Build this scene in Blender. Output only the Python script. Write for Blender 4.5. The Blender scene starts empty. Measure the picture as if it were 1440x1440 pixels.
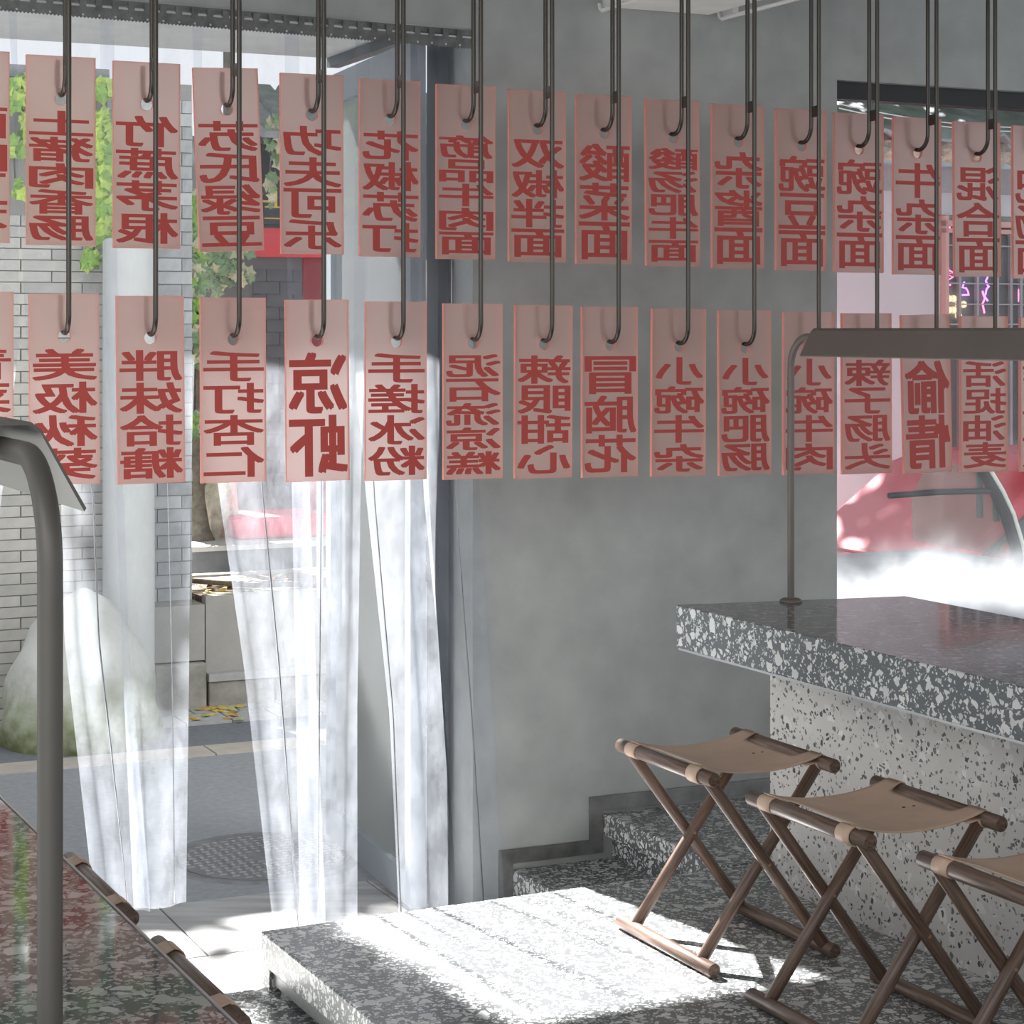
import bpy, bmesh, math, random
from mathutils import Vector, Matrix, Quaternion
random.seed(7)
SC = bpy.context.scene
COL = SC.collection
PI = math.pi

# ------------------------------------------------------------------ camera, world, sun, exposure
CAMZ = 1.602            # eye height over the low floor
F = 2845.0              # focal length in pixels of the 1440 px frame
HY = 465.0              # horizon row
cam = bpy.data.cameras.new('camera'); cam_o = bpy.data.objects.new('camera', cam); COL.objects.link(cam_o)
cam_o.location = (0, 0, CAMZ); cam_o.rotation_euler = (PI/2, 0, 0)
cam.sensor_width = 36; cam.lens = 36*F/1440; cam.shift_y = -(720-HY)/1440
cam.clip_start = 0.05; cam.clip_end = 200
SC.camera = cam_o
SC.view_settings.view_transform = 'Standard'; SC.view_settings.look = 'None'
SC.view_settings.gamma = 1; SC.view_settings.use_curve_mapping = False
SC.view_settings.exposure = 0.25
try:
    SC.cycles.max_bounces = 12; SC.cycles.transparent_max_bounces = 24
    SC.cycles.caustics_reflective = False; SC.cycles.caustics_refractive = False
    SC.cycles.sample_clamp_indirect = 4
except Exception: pass
W = bpy.data.worlds.new('world'); SC.world = W; W.use_nodes = True
bgn = W.node_tree.nodes['Background']; bgn.inputs[0].default_value = (.93, .96, 1, 1); bgn.inputs[1].default_value = 0.87
SUN_AZ = Vector((.58, -.8146, 0)); SUN_EL = math.radians(41)
sdir = Vector((SUN_AZ.x*math.cos(SUN_EL), SUN_AZ.y*math.cos(SUN_EL), -math.sin(SUN_EL)))
sl = bpy.data.lights.new('sun', 'SUN'); sl.energy = 34; sl.angle = math.radians(.8); sl.color = (1, .97, .93)
so = bpy.data.objects.new('sun', sl); COL.objects.link(so); so.rotation_euler = sdir.to_track_quat('-Z', 'Y').to_euler()
so.location = (-4, 8, 8)
def area(name, loc, tgt, sx, sy, e, col=(1, 1, 1)):
    l = bpy.data.lights.new(name, 'AREA'); l.shape = 'RECTANGLE'; l.size = sx; l.size_y = sy; l.energy = e; l.color = col
    o = bpy.data.objects.new(name, l); COL.objects.link(o); o.location = loc
    o.rotation_euler = (Vector(tgt)-Vector(loc)).to_track_quat('-Z', 'Y').to_euler(); return o
area('fill_light', (-.6, -1.2, 2.75), (.6, 3.6, .2), 4.5, 2.2, 60)  # added fill high up behind the camera, brightens the room

# ------------------------------------------------------------------ frames of reference
AW = math.radians(25.0)                     # the shop wall runs along VW, streetwards is UW
VW = Vector((math.cos(AW), math.sin(AW), 0)); UW = Vector((-math.sin(AW), math.cos(AW), 0))
OW = Vector((0, 5.546, 0))
AC = math.radians(26.2)                     # the counters
VC = Vector((math.cos(AC), math.sin(AC), 0)); UC = Vector((-math.sin(AC), math.cos(AC), 0))
def wp(s, d, z): return OW + VW*s + UW*d + Vector((0, 0, z))
def ray(px, py): return Vector(((px-720)/F, 1, (HY-py)/F))
def on_z(px, py, z):
    r = ray(px, py); t = (z-CAMZ)/r.z; return Vector((r.x*t, t, z))
def on_d(px, py, d=0.0):                    # (s, z) on the plane parallel to the wall at distance d
    r = ray(px, py); n = UW; t = (OW.dot(n)+d)/r.dot(n); p = r*t
    return (p-OW).dot(VW), CAMZ+p.z
def S(px, d=0.0): return on_d(px, HY, d)[0]
def Z(px, py, d=0.0): return on_d(px, py, d)[1]

# ------------------------------------------------------------------ materials
def nm(name):
    m = bpy.data.materials.new(name); m.use_nodes = True
    nt = m.node_tree; b = nt.nodes['Principled BSDF']; return m, nt, b
def N(nt, t, **k):
    n = nt.nodes.new(t)
    for a, v in k.items(): setattr(n, a, v)
    return n
def L(nt, a, b): nt.links.new(a, b)
def simple(name, col, rough=.6, metal=0, noise=0, nscale=8, bump=0, bscale=60, **kw):
    m, nt, b = nm(name)
    b.inputs['Base Color'].default_value = (*col, 1); b.inputs['Roughness'].default_value = rough; b.inputs['Metallic'].default_value = metal
    tc = N(nt, 'ShaderNodeTexCoord')
    if noise:
        n = N(nt, 'ShaderNodeTexNoise'); n.inputs['Scale'].default_value = nscale; n.inputs['Detail'].default_value = 6; n.inputs['Roughness'].default_value = .6
        L(nt, tc.outputs['Object'], n.inputs['Vector'])
        r = N(nt, 'ShaderNodeValToRGB'); r.color_ramp.elements[0].position = .3; r.color_ramp.elements[1].position = .7
        r.color_ramp.elements[0].color = (*[c*(1-noise) for c in col], 1); r.color_ramp.elements[1].color = (*[min(1, c*(1+noise)) for c in col], 1)
        L(nt, n.outputs['Fac'], r.inputs[0]); L(nt, r.outputs[0], b.inputs['Base Color'])
    if bump:
        n2 = N(nt, 'ShaderNodeTexNoise'); n2.inputs['Scale'].default_value = bscale; n2.inputs['Detail'].default_value = 4
        L(nt, tc.outputs['Object'], n2.inputs['Vector'])
        bp = N(nt, 'ShaderNodeBump'); bp.inputs['Strength'].default_value = bump; bp.inputs['Distance'].default_value = .004
        L(nt, n2.outputs['Fac'], bp.inputs['Height']); L(nt, bp.outputs[0], b.inputs['Normal'])
    for k, v in kw.items(): b.inputs[k].default_value = v
    return m
def math_n(nt, op, a, bv=None):
    n = N(nt, 'ShaderNodeMath', operation=op)
    if hasattr(a, 'links'): L(nt, a, n.inputs[0])
    else: n.inputs[0].default_value = a
    if bv is not None:
        if hasattr(bv, 'links'): L(nt, bv, n.inputs[1])
        else: n.inputs[1].default_value = bv
    return n.outputs[0]
def chips(nt, vec, scale, frac, gap, seed=0):
    """mask of angular chips: a random share of voronoi cells, shrunk from their borders"""
    mp = N(nt, 'ShaderNodeMapping'); mp.inputs['Location'].default_value = (seed*3.1, seed*7.7, seed*1.3); L(nt, vec, mp.inputs['Vector'])
    v1 = N(nt, 'ShaderNodeTexVoronoi', feature='F1'); v1.inputs['Scale'].default_value = scale; v1.inputs['Randomness'].default_value = 1
    v2 = N(nt, 'ShaderNodeTexVoronoi', feature='DISTANCE_TO_EDGE'); v2.inputs['Scale'].default_value = scale; v2.inputs['Randomness'].default_value = 1
    L(nt, mp.outputs[0], v1.inputs['Vector']); L(nt, mp.outputs[0], v2.inputs['Vector'])
    sep = N(nt, 'ShaderNodeSeparateColor'); L(nt, v1.outputs['Color'], sep.inputs[0])
    pick = math_n(nt, 'LESS_THAN', sep.outputs[0], frac)
    g = math_n(nt, 'MULTIPLY', sep.outputs[1], gap); g = math_n(nt, 'ADD', g, gap*.35)
    inside = math_n(nt, 'GREATER_THAN', v2.outputs['Distance'], g)
    return math_n(nt, 'MULTIPLY', pick, inside), sep.outputs[2]
def terrazzo(name, base, chip_layers, rough=.25, spec_ior=1.5, grad=None):
    m, nt, b = nm(name); tc = N(nt, 'ShaderNodeTexCoord')
    nz = N(nt, 'ShaderNodeTexNoise'); nz.inputs['Scale'].default_value = 45; nz.inputs['Detail'].default_value = 2
    L(nt, tc.outputs['Object'], nz.inputs['Vector'])
    vm = N(nt, 'ShaderNodeVectorMath', operation='SCALE'); L(nt, nz.outputs['Color'], vm.inputs[0]); vm.inputs['Scale'].default_value = .012
    va = N(nt, 'ShaderNodeVectorMath', operation='ADD'); L(nt, tc.outputs['Object'], va.inputs[0]); L(nt, vm.outputs[0], va.inputs[1])
    n2 = N(nt, 'ShaderNodeTexNoise'); n2.inputs['Scale'].default_value = 7; n2.inputs['Detail'].default_value = 5; L(nt, tc.outputs['Object'], n2.inputs['Vector'])
    rp = N(nt, 'ShaderNodeValToRGB'); rp.color_ramp.elements[0].color = (*[c*.82 for c in base], 1); rp.color_ramp.elements[1].color = (*[c*1.18 for c in base], 1)
    L(nt, n2.outputs['Fac'], rp.inputs[0]); cur = rp.outputs[0]
    for i, (scale, frac, gap, c0, c1) in enumerate(chip_layers):
        msk, rnd = chips(nt, va.outputs[0], scale, frac, gap, i+1)
        cr = N(nt, 'ShaderNodeValToRGB'); cr.color_ramp.elements[0].color = (*c0, 1); cr.color_ramp.elements[1].color = (*c1, 1); L(nt, rnd, cr.inputs[0])
        mx = N(nt, 'ShaderNodeMix', data_type='RGBA'); L(nt, msk, mx.inputs[0]); L(nt, cur, mx.inputs[6]); L(nt, cr.outputs[0], mx.inputs[7]); cur = mx.outputs[2]
    L(nt, cur, b.inputs['Base Color']); b.inputs['Roughness'].default_value = rough; b.inputs['IOR'].default_value = spec_ior
    return m
cw, cw2 = (.50, .51, .50), (.70, .71, .69)
M = {}
M['terra_dark'] = terrazzo('terrazzo dark', (.125, .14, .145), [(180, .24, .14, cw, cw2), (84, .26, .17, cw, cw2), (40, .46, .19, (.55, .56, .55), cw2)], .22)
M['terra_top'] = terrazzo('terrazzo polished top', (.075, .075, .075), [(170, .42, .10, (.2, .2, .2), (.34, .33, .32)), (85, .32, .12, (.22, .22, .21), (.38, .37, .36)), (42, .25, .14, (.3, .29, .28), (.4, .39, .38))], .055, 1.75)
M['terra_floor'] = terrazzo('terrazzo floor', (.12, .125, .13), [(160, .34, .13, cw, cw2), (80, .28, .14, cw, cw2), (36, .3, .17, cw, cw2)], .3)
M['terra_pale'] = terrazzo('terrazzo pale', (.52, .505, .48), [(34, .2, .16, (.56, .55, .53), (.7, .69, .67)), (75, .16, .2, (.35, .33, .3), (.62, .6, .57)), (80, .15, .17, (.03, .03, .03), (.14, .14, .14)), (130, .13, .15, (.04, .04, .04), (.2, .19, .18))], .4)
def plaster(name, col, amt=.13, bump=.12):
    m, nt, b = nm(name); tc = N(nt, 'ShaderNodeTexCoord')
    a = N(nt, 'ShaderNodeTexNoise'); a.inputs['Scale'].default_value = 2.2; a.inputs['Detail'].default_value = 8; a.inputs['Roughness'].default_value = .62; a.inputs['Distortion'].default_value = .6
    c = N(nt, 'ShaderNodeTexNoise'); c.inputs['Scale'].default_value = 9; c.inputs['Detail'].default_value = 5
    L(nt, tc.outputs['Object'], a.inputs['Vector']); L(nt, tc.outputs['Object'], c.inputs['Vector'])
    s = math_n(nt, 'ADD', a.outputs['Fac'], c.outputs['Fac']); s = math_n(nt, 'MULTIPLY', s, .5)
    r = N(nt, 'ShaderNodeValToRGB'); r.color_ramp.elements[0].position = .36; r.color_ramp.elements[1].position = .64
    r.color_ramp.elements[0].color = (*[v*(1-amt) for v in col], 1); r.color_ramp.elements[1].color = (*[v*(1+amt) for v in col], 1)
    L(nt, s, r.inputs[0]); L(nt, r.outputs[0], b.inputs['Base Color']); b.inputs['Roughness'].default_value = .62
    bp = N(nt, 'ShaderNodeBump'); bp.inputs['Strength'].default_value = bump; bp.inputs['Distance'].default_value = .01; L(nt, s, bp.inputs['Height']); L(nt, bp.outputs[0], b.inputs['Normal'])
    return m
M['wall'] = plaster('grey plaster', (.36, .375, .365), .14)
M['ceiling'] = plaster('grey ceiling plaster', (.33, .335, .33), .1)
M['soffit'] = plaster('pale soffit', (.8, .8, .78), .08)
M['canopy'] = plaster('canopy soffit', (.62, .62, .6), .1)
M['rod'] = simple('bronzed steel rod', (.085, .075, .065), .3, .8)
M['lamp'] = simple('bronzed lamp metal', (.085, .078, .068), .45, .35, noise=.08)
M['lamp_lit'] = simple('bronzed lamp metal lit copy', (.17, .148, .13), .5, .2, noise=.06)  # lighter copy of the lamp metal: light on the right lamp, put into colour
M['lamp_in'] = simple('shade lining', (.42, .42, .40), .6)
M['chrome'] = simple('satin metal', (.55, .56, .57), .3, .8)
M['steel'] = simple('dull steel strip', (.25, .25, .245), .4, .7, noise=.25, nscale=14)
M['rail'] = simple('dark rail metal', (.16, .165, .16), .45, .7, noise=.3, nscale=30)
M['black'] = simple('black frame', (.012, .014, .015), .5)
M['darkframe'] = simple('dark grey door metal', (.06, .07, .08), .4, .3)
M['greyframe'] = simple('grey door metal', (.27, .3, .33), .45, .2)
def wood(name, c0, c1, rough=.38):
    m, nt, b = nm(name); tc = N(nt, 'ShaderNodeTexCoord'); mp = N(nt, 'ShaderNodeMapping'); mp.inputs['Scale'].default_value = (1, 1, .06); L(nt, tc.outputs['Object'], mp.inputs[0])
    n = N(nt, 'ShaderNodeTexNoise'); n.inputs['Scale'].default_value = 160; n.inputs['Detail'].default_value = 5; L(nt, mp.outputs[0], n.inputs['Vector'])
    r = N(nt, 'ShaderNodeValToRGB'); r.color_ramp.elements[0].position = .35; r.color_ramp.elements[1].position = .68
    r.color_ramp.elements[0].color = (*c0, 1); r.color_ramp.elements[1].color = (*c1, 1); L(nt, n.outputs['Fac'], r.inputs[0]); L(nt, r.outputs[0], b.inputs['Base Color'])
    b.inputs['Roughness'].default_value = rough
    bp = N(nt, 'ShaderNodeBump'); bp.inputs['Strength'].default_value = .2; bp.inputs['Distance'].default_value = .001; L(nt, n.outputs['Fac'], bp.inputs['Height']); L(nt, bp.outputs[0], b.inputs['Normal'])
    return m
M['walnut'] = wood('walnut', (.075, .045, .032), (.20, .13, .095))
M['leather'] = simple('tan leather', (.60, .43, .315), .5, noise=.1, nscale=10, bump=.15, bscale=300)
M['copper'] = simple('copper rivet', (.55, .27, .16), .35, .8)
M['gloss_letter'] = simple('red lettering', (.44, .05, .038), .5)
def acrylic(name, col, tcol, wt, wr, gloss=True):
    m, nt, b = nm(name); nt.nodes.remove(b); out = nt.nodes['Material Output']
    d = N(nt, 'ShaderNodeBsdfDiffuse'); d.inputs[0].default_value = (*col, 1)
    t = N(nt, 'ShaderNodeBsdfTranslucent'); t.inputs[0].default_value = (*tcol, 1)
    m1 = N(nt, 'ShaderNodeMixShader'); m1.inputs[0].default_value = wt; L(nt, d.outputs[0], m1.inputs[1]); L(nt, t.outputs[0], m1.inputs[2]); last = m1
    if wr:
        r = N(nt, 'ShaderNodeBsdfRefraction'); r.inputs[0].default_value = (*tcol, 1); r.inputs['Roughness'].default_value = .62; r.inputs['IOR'].default_value = 1.18
        m3 = N(nt, 'ShaderNodeMixShader'); m3.inputs[0].default_value = wr; L(nt, m1.outputs[0], m3.inputs[1]); L(nt, r.outputs[0], m3.inputs[2]); last = m3
    if gloss:
        g = N(nt, 'ShaderNodeBsdfGlossy'); g.inputs['Roughness'].default_value = .12; lw = N(nt, 'ShaderNodeFresnel'); lw.inputs[0].default_value = 1.2
        m2 = N(nt, 'ShaderNodeMixShader'); L(nt, lw.outputs[0], m2.inputs[0]); L(nt, last.outputs[0], m2.inputs[1]); L(nt, g.outputs[0], m2.inputs[2]); last = m2
    L(nt, last.outputs[0], out.inputs[0]); return m
M['tag'] = acrylic('frosted pink acrylic', (.80, .45, .39), (1.0, .78, .71), .60, .4)
M['tag_back'] = simple('tag back skin', (1, 1, 1)); _nt = M['tag_back'].node_tree; _t = N(_nt, 'ShaderNodeBsdfTransparent'); L(_nt, _t.outputs[0], _nt.nodes['Material Output'].inputs[0])
M['tag_edge'] = acrylic('acrylic edge glow', (1, .42, .35), (1, .5, .42), .4, 0, False)  # brighter coral puts the light gathered in the edges into the colour
def pvc():
    m, nt, b = nm('clear pvc strip'); out = nt.nodes['Material Output']; nt.nodes.remove(b); tc = N(nt, 'ShaderNodeTexCoord')
    mp = N(nt, 'ShaderNodeMapping'); mp.inputs['Scale'].default_value = (1, 1, .45); L(nt, tc.outputs['Object'], mp.inputs[0])
    n = N(nt, 'ShaderNodeTexNoise'); n.inputs['Scale'].default_value = 9; n.inputs['Detail'].default_value = 7; n.inputs['Roughness'].default_value = .7; L(nt, mp.outputs[0], n.inputs['Vector'])
    r = N(nt, 'ShaderNodeMapRange'); r.inputs[1].default_value = .3; r.inputs[2].default_value = .75; r.inputs[3].default_value = .05; r.inputs[4].default_value = .25; L(nt, n.outputs['Fac'], r.inputs[0])
    lw = N(nt, 'ShaderNodeLayerWeight'); lw.inputs[0].default_value = .25
    e = math_n(nt, 'POWER', lw.outputs['Facing'], 3.0); e = math_n(nt, 'MULTIPLY', e, .16); fac = math_n(nt, 'ADD', r.outputs[0], e)
    tr = N(nt, 'ShaderNodeBsdfTransparent'); tr.inputs[0].default_value = (.95, .96, .98, 1)
    d = N(nt, 'ShaderNodeBsdfDiffuse'); d.inputs[0].default_value = (.66, .71, .82, 1)
    t = N(nt, 'ShaderNodeBsdfTranslucent'); t.inputs[0].default_value = (.74, .79, .88, 1)
    g = N(nt, 'ShaderNodeBsdfGlossy'); g.inputs['Roughness'].default_value = .18
    a = N(nt, 'ShaderNodeMixShader'); a.inputs[0].default_value = .55; L(nt, d.outputs[0], a.inputs[1]); L(nt, t.outputs[0], a.inputs[2])
    c = N(nt, 'ShaderNodeMixShader'); L(nt, fac, c.inputs[0]); L(nt, tr.outputs[0], c.inputs[1]); L(nt, a.outputs[0], c.inputs[2])
    f = N(nt, 'ShaderNodeFresnel'); f.inputs[0].default_value = 1.12
    h = N(nt, 'ShaderNodeMixShader'); L(nt, f.outputs[0], h.inputs[0]); L(nt, c.outputs[0], h.inputs[1]); L(nt, g.outputs[0], h.inputs[2])
    n3 = N(nt, 'ShaderNodeTexNoise'); n3.inputs['Scale'].default_value = 28; L(nt, mp.outputs[0], n3.inputs['Vector'])
    bp = N(nt, 'ShaderNodeBump'); bp.inputs['Strength'].default_value = .25; bp.inputs['Distance'].default_value = .01; L(nt, n3.outputs['Fac'], bp.inputs['Height'])
    for q in (g, d, t): L(nt, bp.outputs[0], q.inputs['Normal'])
    L(nt, h.outputs[0], out.inputs[0]); return m
M['pvc'] = pvc()
def glass(name, tint=(.93, .96, .96), haze=.04, frost=None):
    """thin pane; frost=(z_full, z_clear) adds a white film that fades out upwards (object z)"""
    m, nt, b = nm(name); out = nt.nodes['Material Output']; nt.nodes.remove(b)
    tr = N(nt, 'ShaderNodeBsdfTransparent'); tr.inputs[0].default_value = (*tint, 1)
    d = N(nt, 'ShaderNodeBsdfDiffuse'); d.inputs[0].default_value = (.74, .78, .82, 1)
    t = N(nt, 'ShaderNodeBsdfTranslucent'); t.inputs[0].default_value = (.30, .31, .33, 1) if frost else (1, 1, 1, 1)
    a = N(nt, 'ShaderNodeMixShader'); a.inputs[0].default_value = .88 if frost else .6; L(nt, d.outputs[0], a.inputs[1]); L(nt, t.outputs[0], a.inputs[2])
    c = N(nt, 'ShaderNodeMixShader'); c.inputs[0].default_value = haze; L(nt, tr.outputs[0], c.inputs[1]); L(nt, a.outputs[0], c.inputs[2])
    if frost:
        tc = N(nt, 'ShaderNodeTexCoord'); sp = N(nt, 'ShaderNodeSeparateXYZ'); L(nt, tc.outputs['Object'], sp.inputs[0])
        n = N(nt, 'ShaderNodeTexNoise'); n.inputs['Scale'].default_value = 3.5; n.inputs['Detail'].default_value = 5; L(nt, tc.outputs['Object'], n.inputs['Vector'])
        k = math_n(nt, 'MULTIPLY', n.outputs['Fac'], .3); z = math_n(nt, 'ADD', sp.outputs[2], k)
        r = N(nt, 'ShaderNodeMapRange', interpolation_type='SMOOTHSTEP'); r.inputs[1].default_value = frost[1]; r.inputs[2].default_value = frost[0]; r.inputs[3].default_value = 0; r.inputs[4].default_value = .98
        L(nt, z, r.inputs[0]); pw = math_n(nt, 'POWER', r.outputs[0], 3.2); pw = math_n(nt, 'ADD', pw, haze*.4); L(nt, pw, c.inputs[0])
    g = N(nt, 'ShaderNodeBsdfGlossy'); g.inputs['Roughness'].default_value = .02; f = N(nt, 'ShaderNodeFresnel'); f.inputs[0].default_value = 1.2
    h = N(nt, 'ShaderNodeMixShader'); L(nt, f.outputs[0], h.inputs[0]); L(nt, c.outputs[0], h.inputs[1]); L(nt, g.outputs[0], h.inputs[2]); L(nt, h.outputs[0], out.inputs[0])
    return m
M['glass'] = glass('door glass', (.9, .94, .96), .32)
M['pane'] = glass('shop pane', (.8, .85, .88), .15)
def emit(name, col, s):
    m, nt, b = nm(name); b.inputs['Base Color'].default_value = (*col, 1); b.inputs['Emission Color'].default_value = (*col, 1); b.inputs['Emission Strength'].default_value = s; return m
M['neon_yellow'] = emit('yellow neon', (1, .85, .3), 2.5); M['neon_pink'] = emit('pink neon', (1, .2, .45), 2.5); M['neon_violet'] = emit('violet neon', (.65, .2, 1), 2.5)
M['warm'] = emit('warm lamp', (1, .75, .45), 1.2); M['tube'] = simple('white tube plastic', (.75, .75, .73), .4)
M['asphalt'] = simple('asphalt', (.30, .315, .34), .85, noise=.1, nscale=40, bump=.5, bscale=400)
M['gutter'] = simple('dark asphalt', (.19, .205, .235), .85, noise=.14, nscale=50, bump=.5, bscale=400)
M['kerb'] = simple('beige kerb stone', (.46, .42, .38), .8, noise=.12)
def streak(name, col):
    m, nt, b = nm(name); tc = N(nt, 'ShaderNodeTexCoord'); mp = N(nt, 'ShaderNodeMapping'); mp.inputs['Rotation'].default_value = (0, 0, -AW); mp.inputs['Scale'].default_value = (1, 7, 1); L(nt, tc.outputs['Object'], mp.inputs[0])
    n = N(nt, 'ShaderNodeTexNoise'); n.inputs['Scale'].default_value = 3; n.inputs['Detail'].default_value = 8; L(nt, mp.outputs[0], n.inputs['Vector'])
    r = N(nt, 'ShaderNodeValToRGB'); r.color_ramp.elements[0].position = .32; r.color_ramp.elements[1].position = .6
    r.color_ramp.elements[0].color = (*[c*.6 for c in col], 1); r.color_ramp.elements[1].color = (*col, 1); L(nt, n.outputs['Fac'], r.inputs[0]); L(nt, r.outputs[0], b.inputs['Base Color']); b.inputs['Roughness'].default_value = .6; return m
M['stone'] = streak('streaked stone slab', (.45, .45, .45))
M['paver'] = simple('grey paver', (.44, .44, .44), .85, noise=.12, nscale=20)
M['brick_cream'] = simple('pale brick', (.52, .505, .47), .85, noise=.1, nscale=14, bump=.3)
M['brick_cream2'] = simple('pale brick darker', (.46, .45, .42), .85, noise=.12, nscale=14, bump=.3)
M['brick_grey'] = simple('grey brick', (.36, .37, .375), .85, noise=.2, nscale=12, bump=.3)
M['brick_grey2'] = simple('grey brick light', (.46, .47, .475), .85, noise=.15, nscale=12, bump=.3)
M['brick_dark'] = simple('dark brick', (.075, .08, .09), .8, noise=.2, nscale=10)
M['mortar'] = simple('mortar', (.30, .295, .28), .9)
M['mortar_dark'] = simple('dark mortar', (.12, .125, .13), .9)
M['plaster_white'] = simple('white plaster', (.66, .67, .66), .8, noise=.05, nscale=4)
M['concrete'] = simple('planter concrete', (.40, .385, .365), .85, noise=.07, nscale=12, bump=.3, bscale=150)
M['stonebase'] = simple('rough stone', (.34, .325, .30), .9, noise=.25, nscale=12, bump=.8, bscale=40)
def mossy():
    m, nt, b = nm('mossy lime concrete'); tc = N(nt, 'ShaderNodeTexCoord'); sp = N(nt, 'ShaderNodeSeparateXYZ'); L(nt, tc.outputs['Object'], sp.inputs[0])
    n = N(nt, 'ShaderNodeTexNoise'); n.inputs['Scale'].default_value = 22; n.inputs['Detail'].default_value = 6; L(nt, tc.outputs['Object'], n.inputs['Vector'])
    k = math_n(nt, 'MULTIPLY', n.outputs['Fac'], .25); z = math_n(nt, 'ADD', sp.outputs[2], k)
    r = N(nt, 'ShaderNodeValToRGB'); els = r.color_ramp.elements; els[0].position = .12; els[0].color = (.13, .15, .06, 1); els[1].position = .42; els[1].color = (.60, .61, .57, 1)
    e = els.new(.24); e.color = (.34, .37, .26, 1); L(nt, z, r.inputs[0]); L(nt, r.outputs[0], b.inputs['Base Color']); b.inputs['Roughness'].default_value = .9
    bp = N(nt, 'ShaderNodeBump'); bp.inputs['Strength'].default_value = .5; bp.inputs['Distance'].default_value = .01; L(nt, n.outputs['Fac'], bp.inputs['Height']); L(nt, bp.outputs[0], b.inputs['Normal']); return m
M['mossy'] = mossy()
M['soil'] = simple('dark soil litter', (.17, .13, .09), .95, noise=.6, nscale=60, bump=1, bscale=120)
M['slate'] = simple('slate slab', (.13, .14, .15), .6, noise=.2)
M['red'] = simple('red paint', (.62, .03, .04), .5, noise=.1)
M['redfab'] = simple('red cloth', (.68, .05, .09), .8)
M['darkred'] = simple('dark red door', (.24, .012, .02), .5, noise=.2)
M['gold'] = simple('gold paint', (.75, .5, .08), .4)
M['orange_wood'] = simple('orange timber', (.36, .16, .06), .6, noise=.3, nscale=20)
M['bark'] = simple('bark', (.13, .115, .095), .9, noise=.4, nscale=30, bump=1, bscale=60)
M['rock'] = simple('limestone', (.50, .47, .39), .9, noise=.35, nscale=20, bump=1, bscale=40)
M['rooftile'] = simple('grey roof tile', (.26, .27, .285), .8, noise=.3, nscale=15)
M['tarp'] = simple('grey roofing sheet', (.33, .35, .375), .5, noise=.3, nscale=5)
M['leafA'] = simple('ivy green', (.24, .42, .07), .55, noise=.2, nscale=5)
M['leafB'] = simple('ivy lime', (.45, .60, .12), .55, noise=.2, nscale=5)
M['leafC'] = simple('dusty green leaf', (.19, .29, .15), .6, noise=.2, nscale=5)
M['leafD'] = simple('pale dry leaf', (.52, .50, .33), .7)
M['leafY'] = simple('yellow fallen leaf', (.62, .45, .12), .7); M['leafO'] = simple('brown fallen leaf', (.5, .27, .12), .7); M['leafG'] = simple('green fallen leaf', (.42, .5, .2), .7)
M['blue'] = simple('blue enamel', (.04, .16, .5), .4); M['white'] = simple('white paint', (.75, .76, .77), .6)
M['palewall'] = simple('pale blue render', (.56, .585, .62), .7, noise=.04, nscale=2)
M['greyband'] = simple('grey beam', (.36, .37, .385), .7, noise=.1)
M['pinkframe'] = simple('pink timber frame', (.62, .38, .36), .6)
M['carred'] = simple('red car paint', (.62, .03, .06), .25); M['rubber'] = simple('black rubber', (.02, .02, .022), .6)
M['carglass'] = simple('car glass', (.05, .06, .065), .08); M['lime'] = simple('lime stripe', (.5, .62, .08), .5)
M['olive'] = glass('greenish canopy sheet', (.75, .8, .7), .15)
M['cream'] = simple('cream trim', (.75, .74, .68), .5); M['iron'] = simple('cast iron', (.22, .225, .24), .6, .2, noise=.2, nscale=20)
M['ironpad'] = simple('worn iron pad', (.42, .42, .43), .5, .2)

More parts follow.
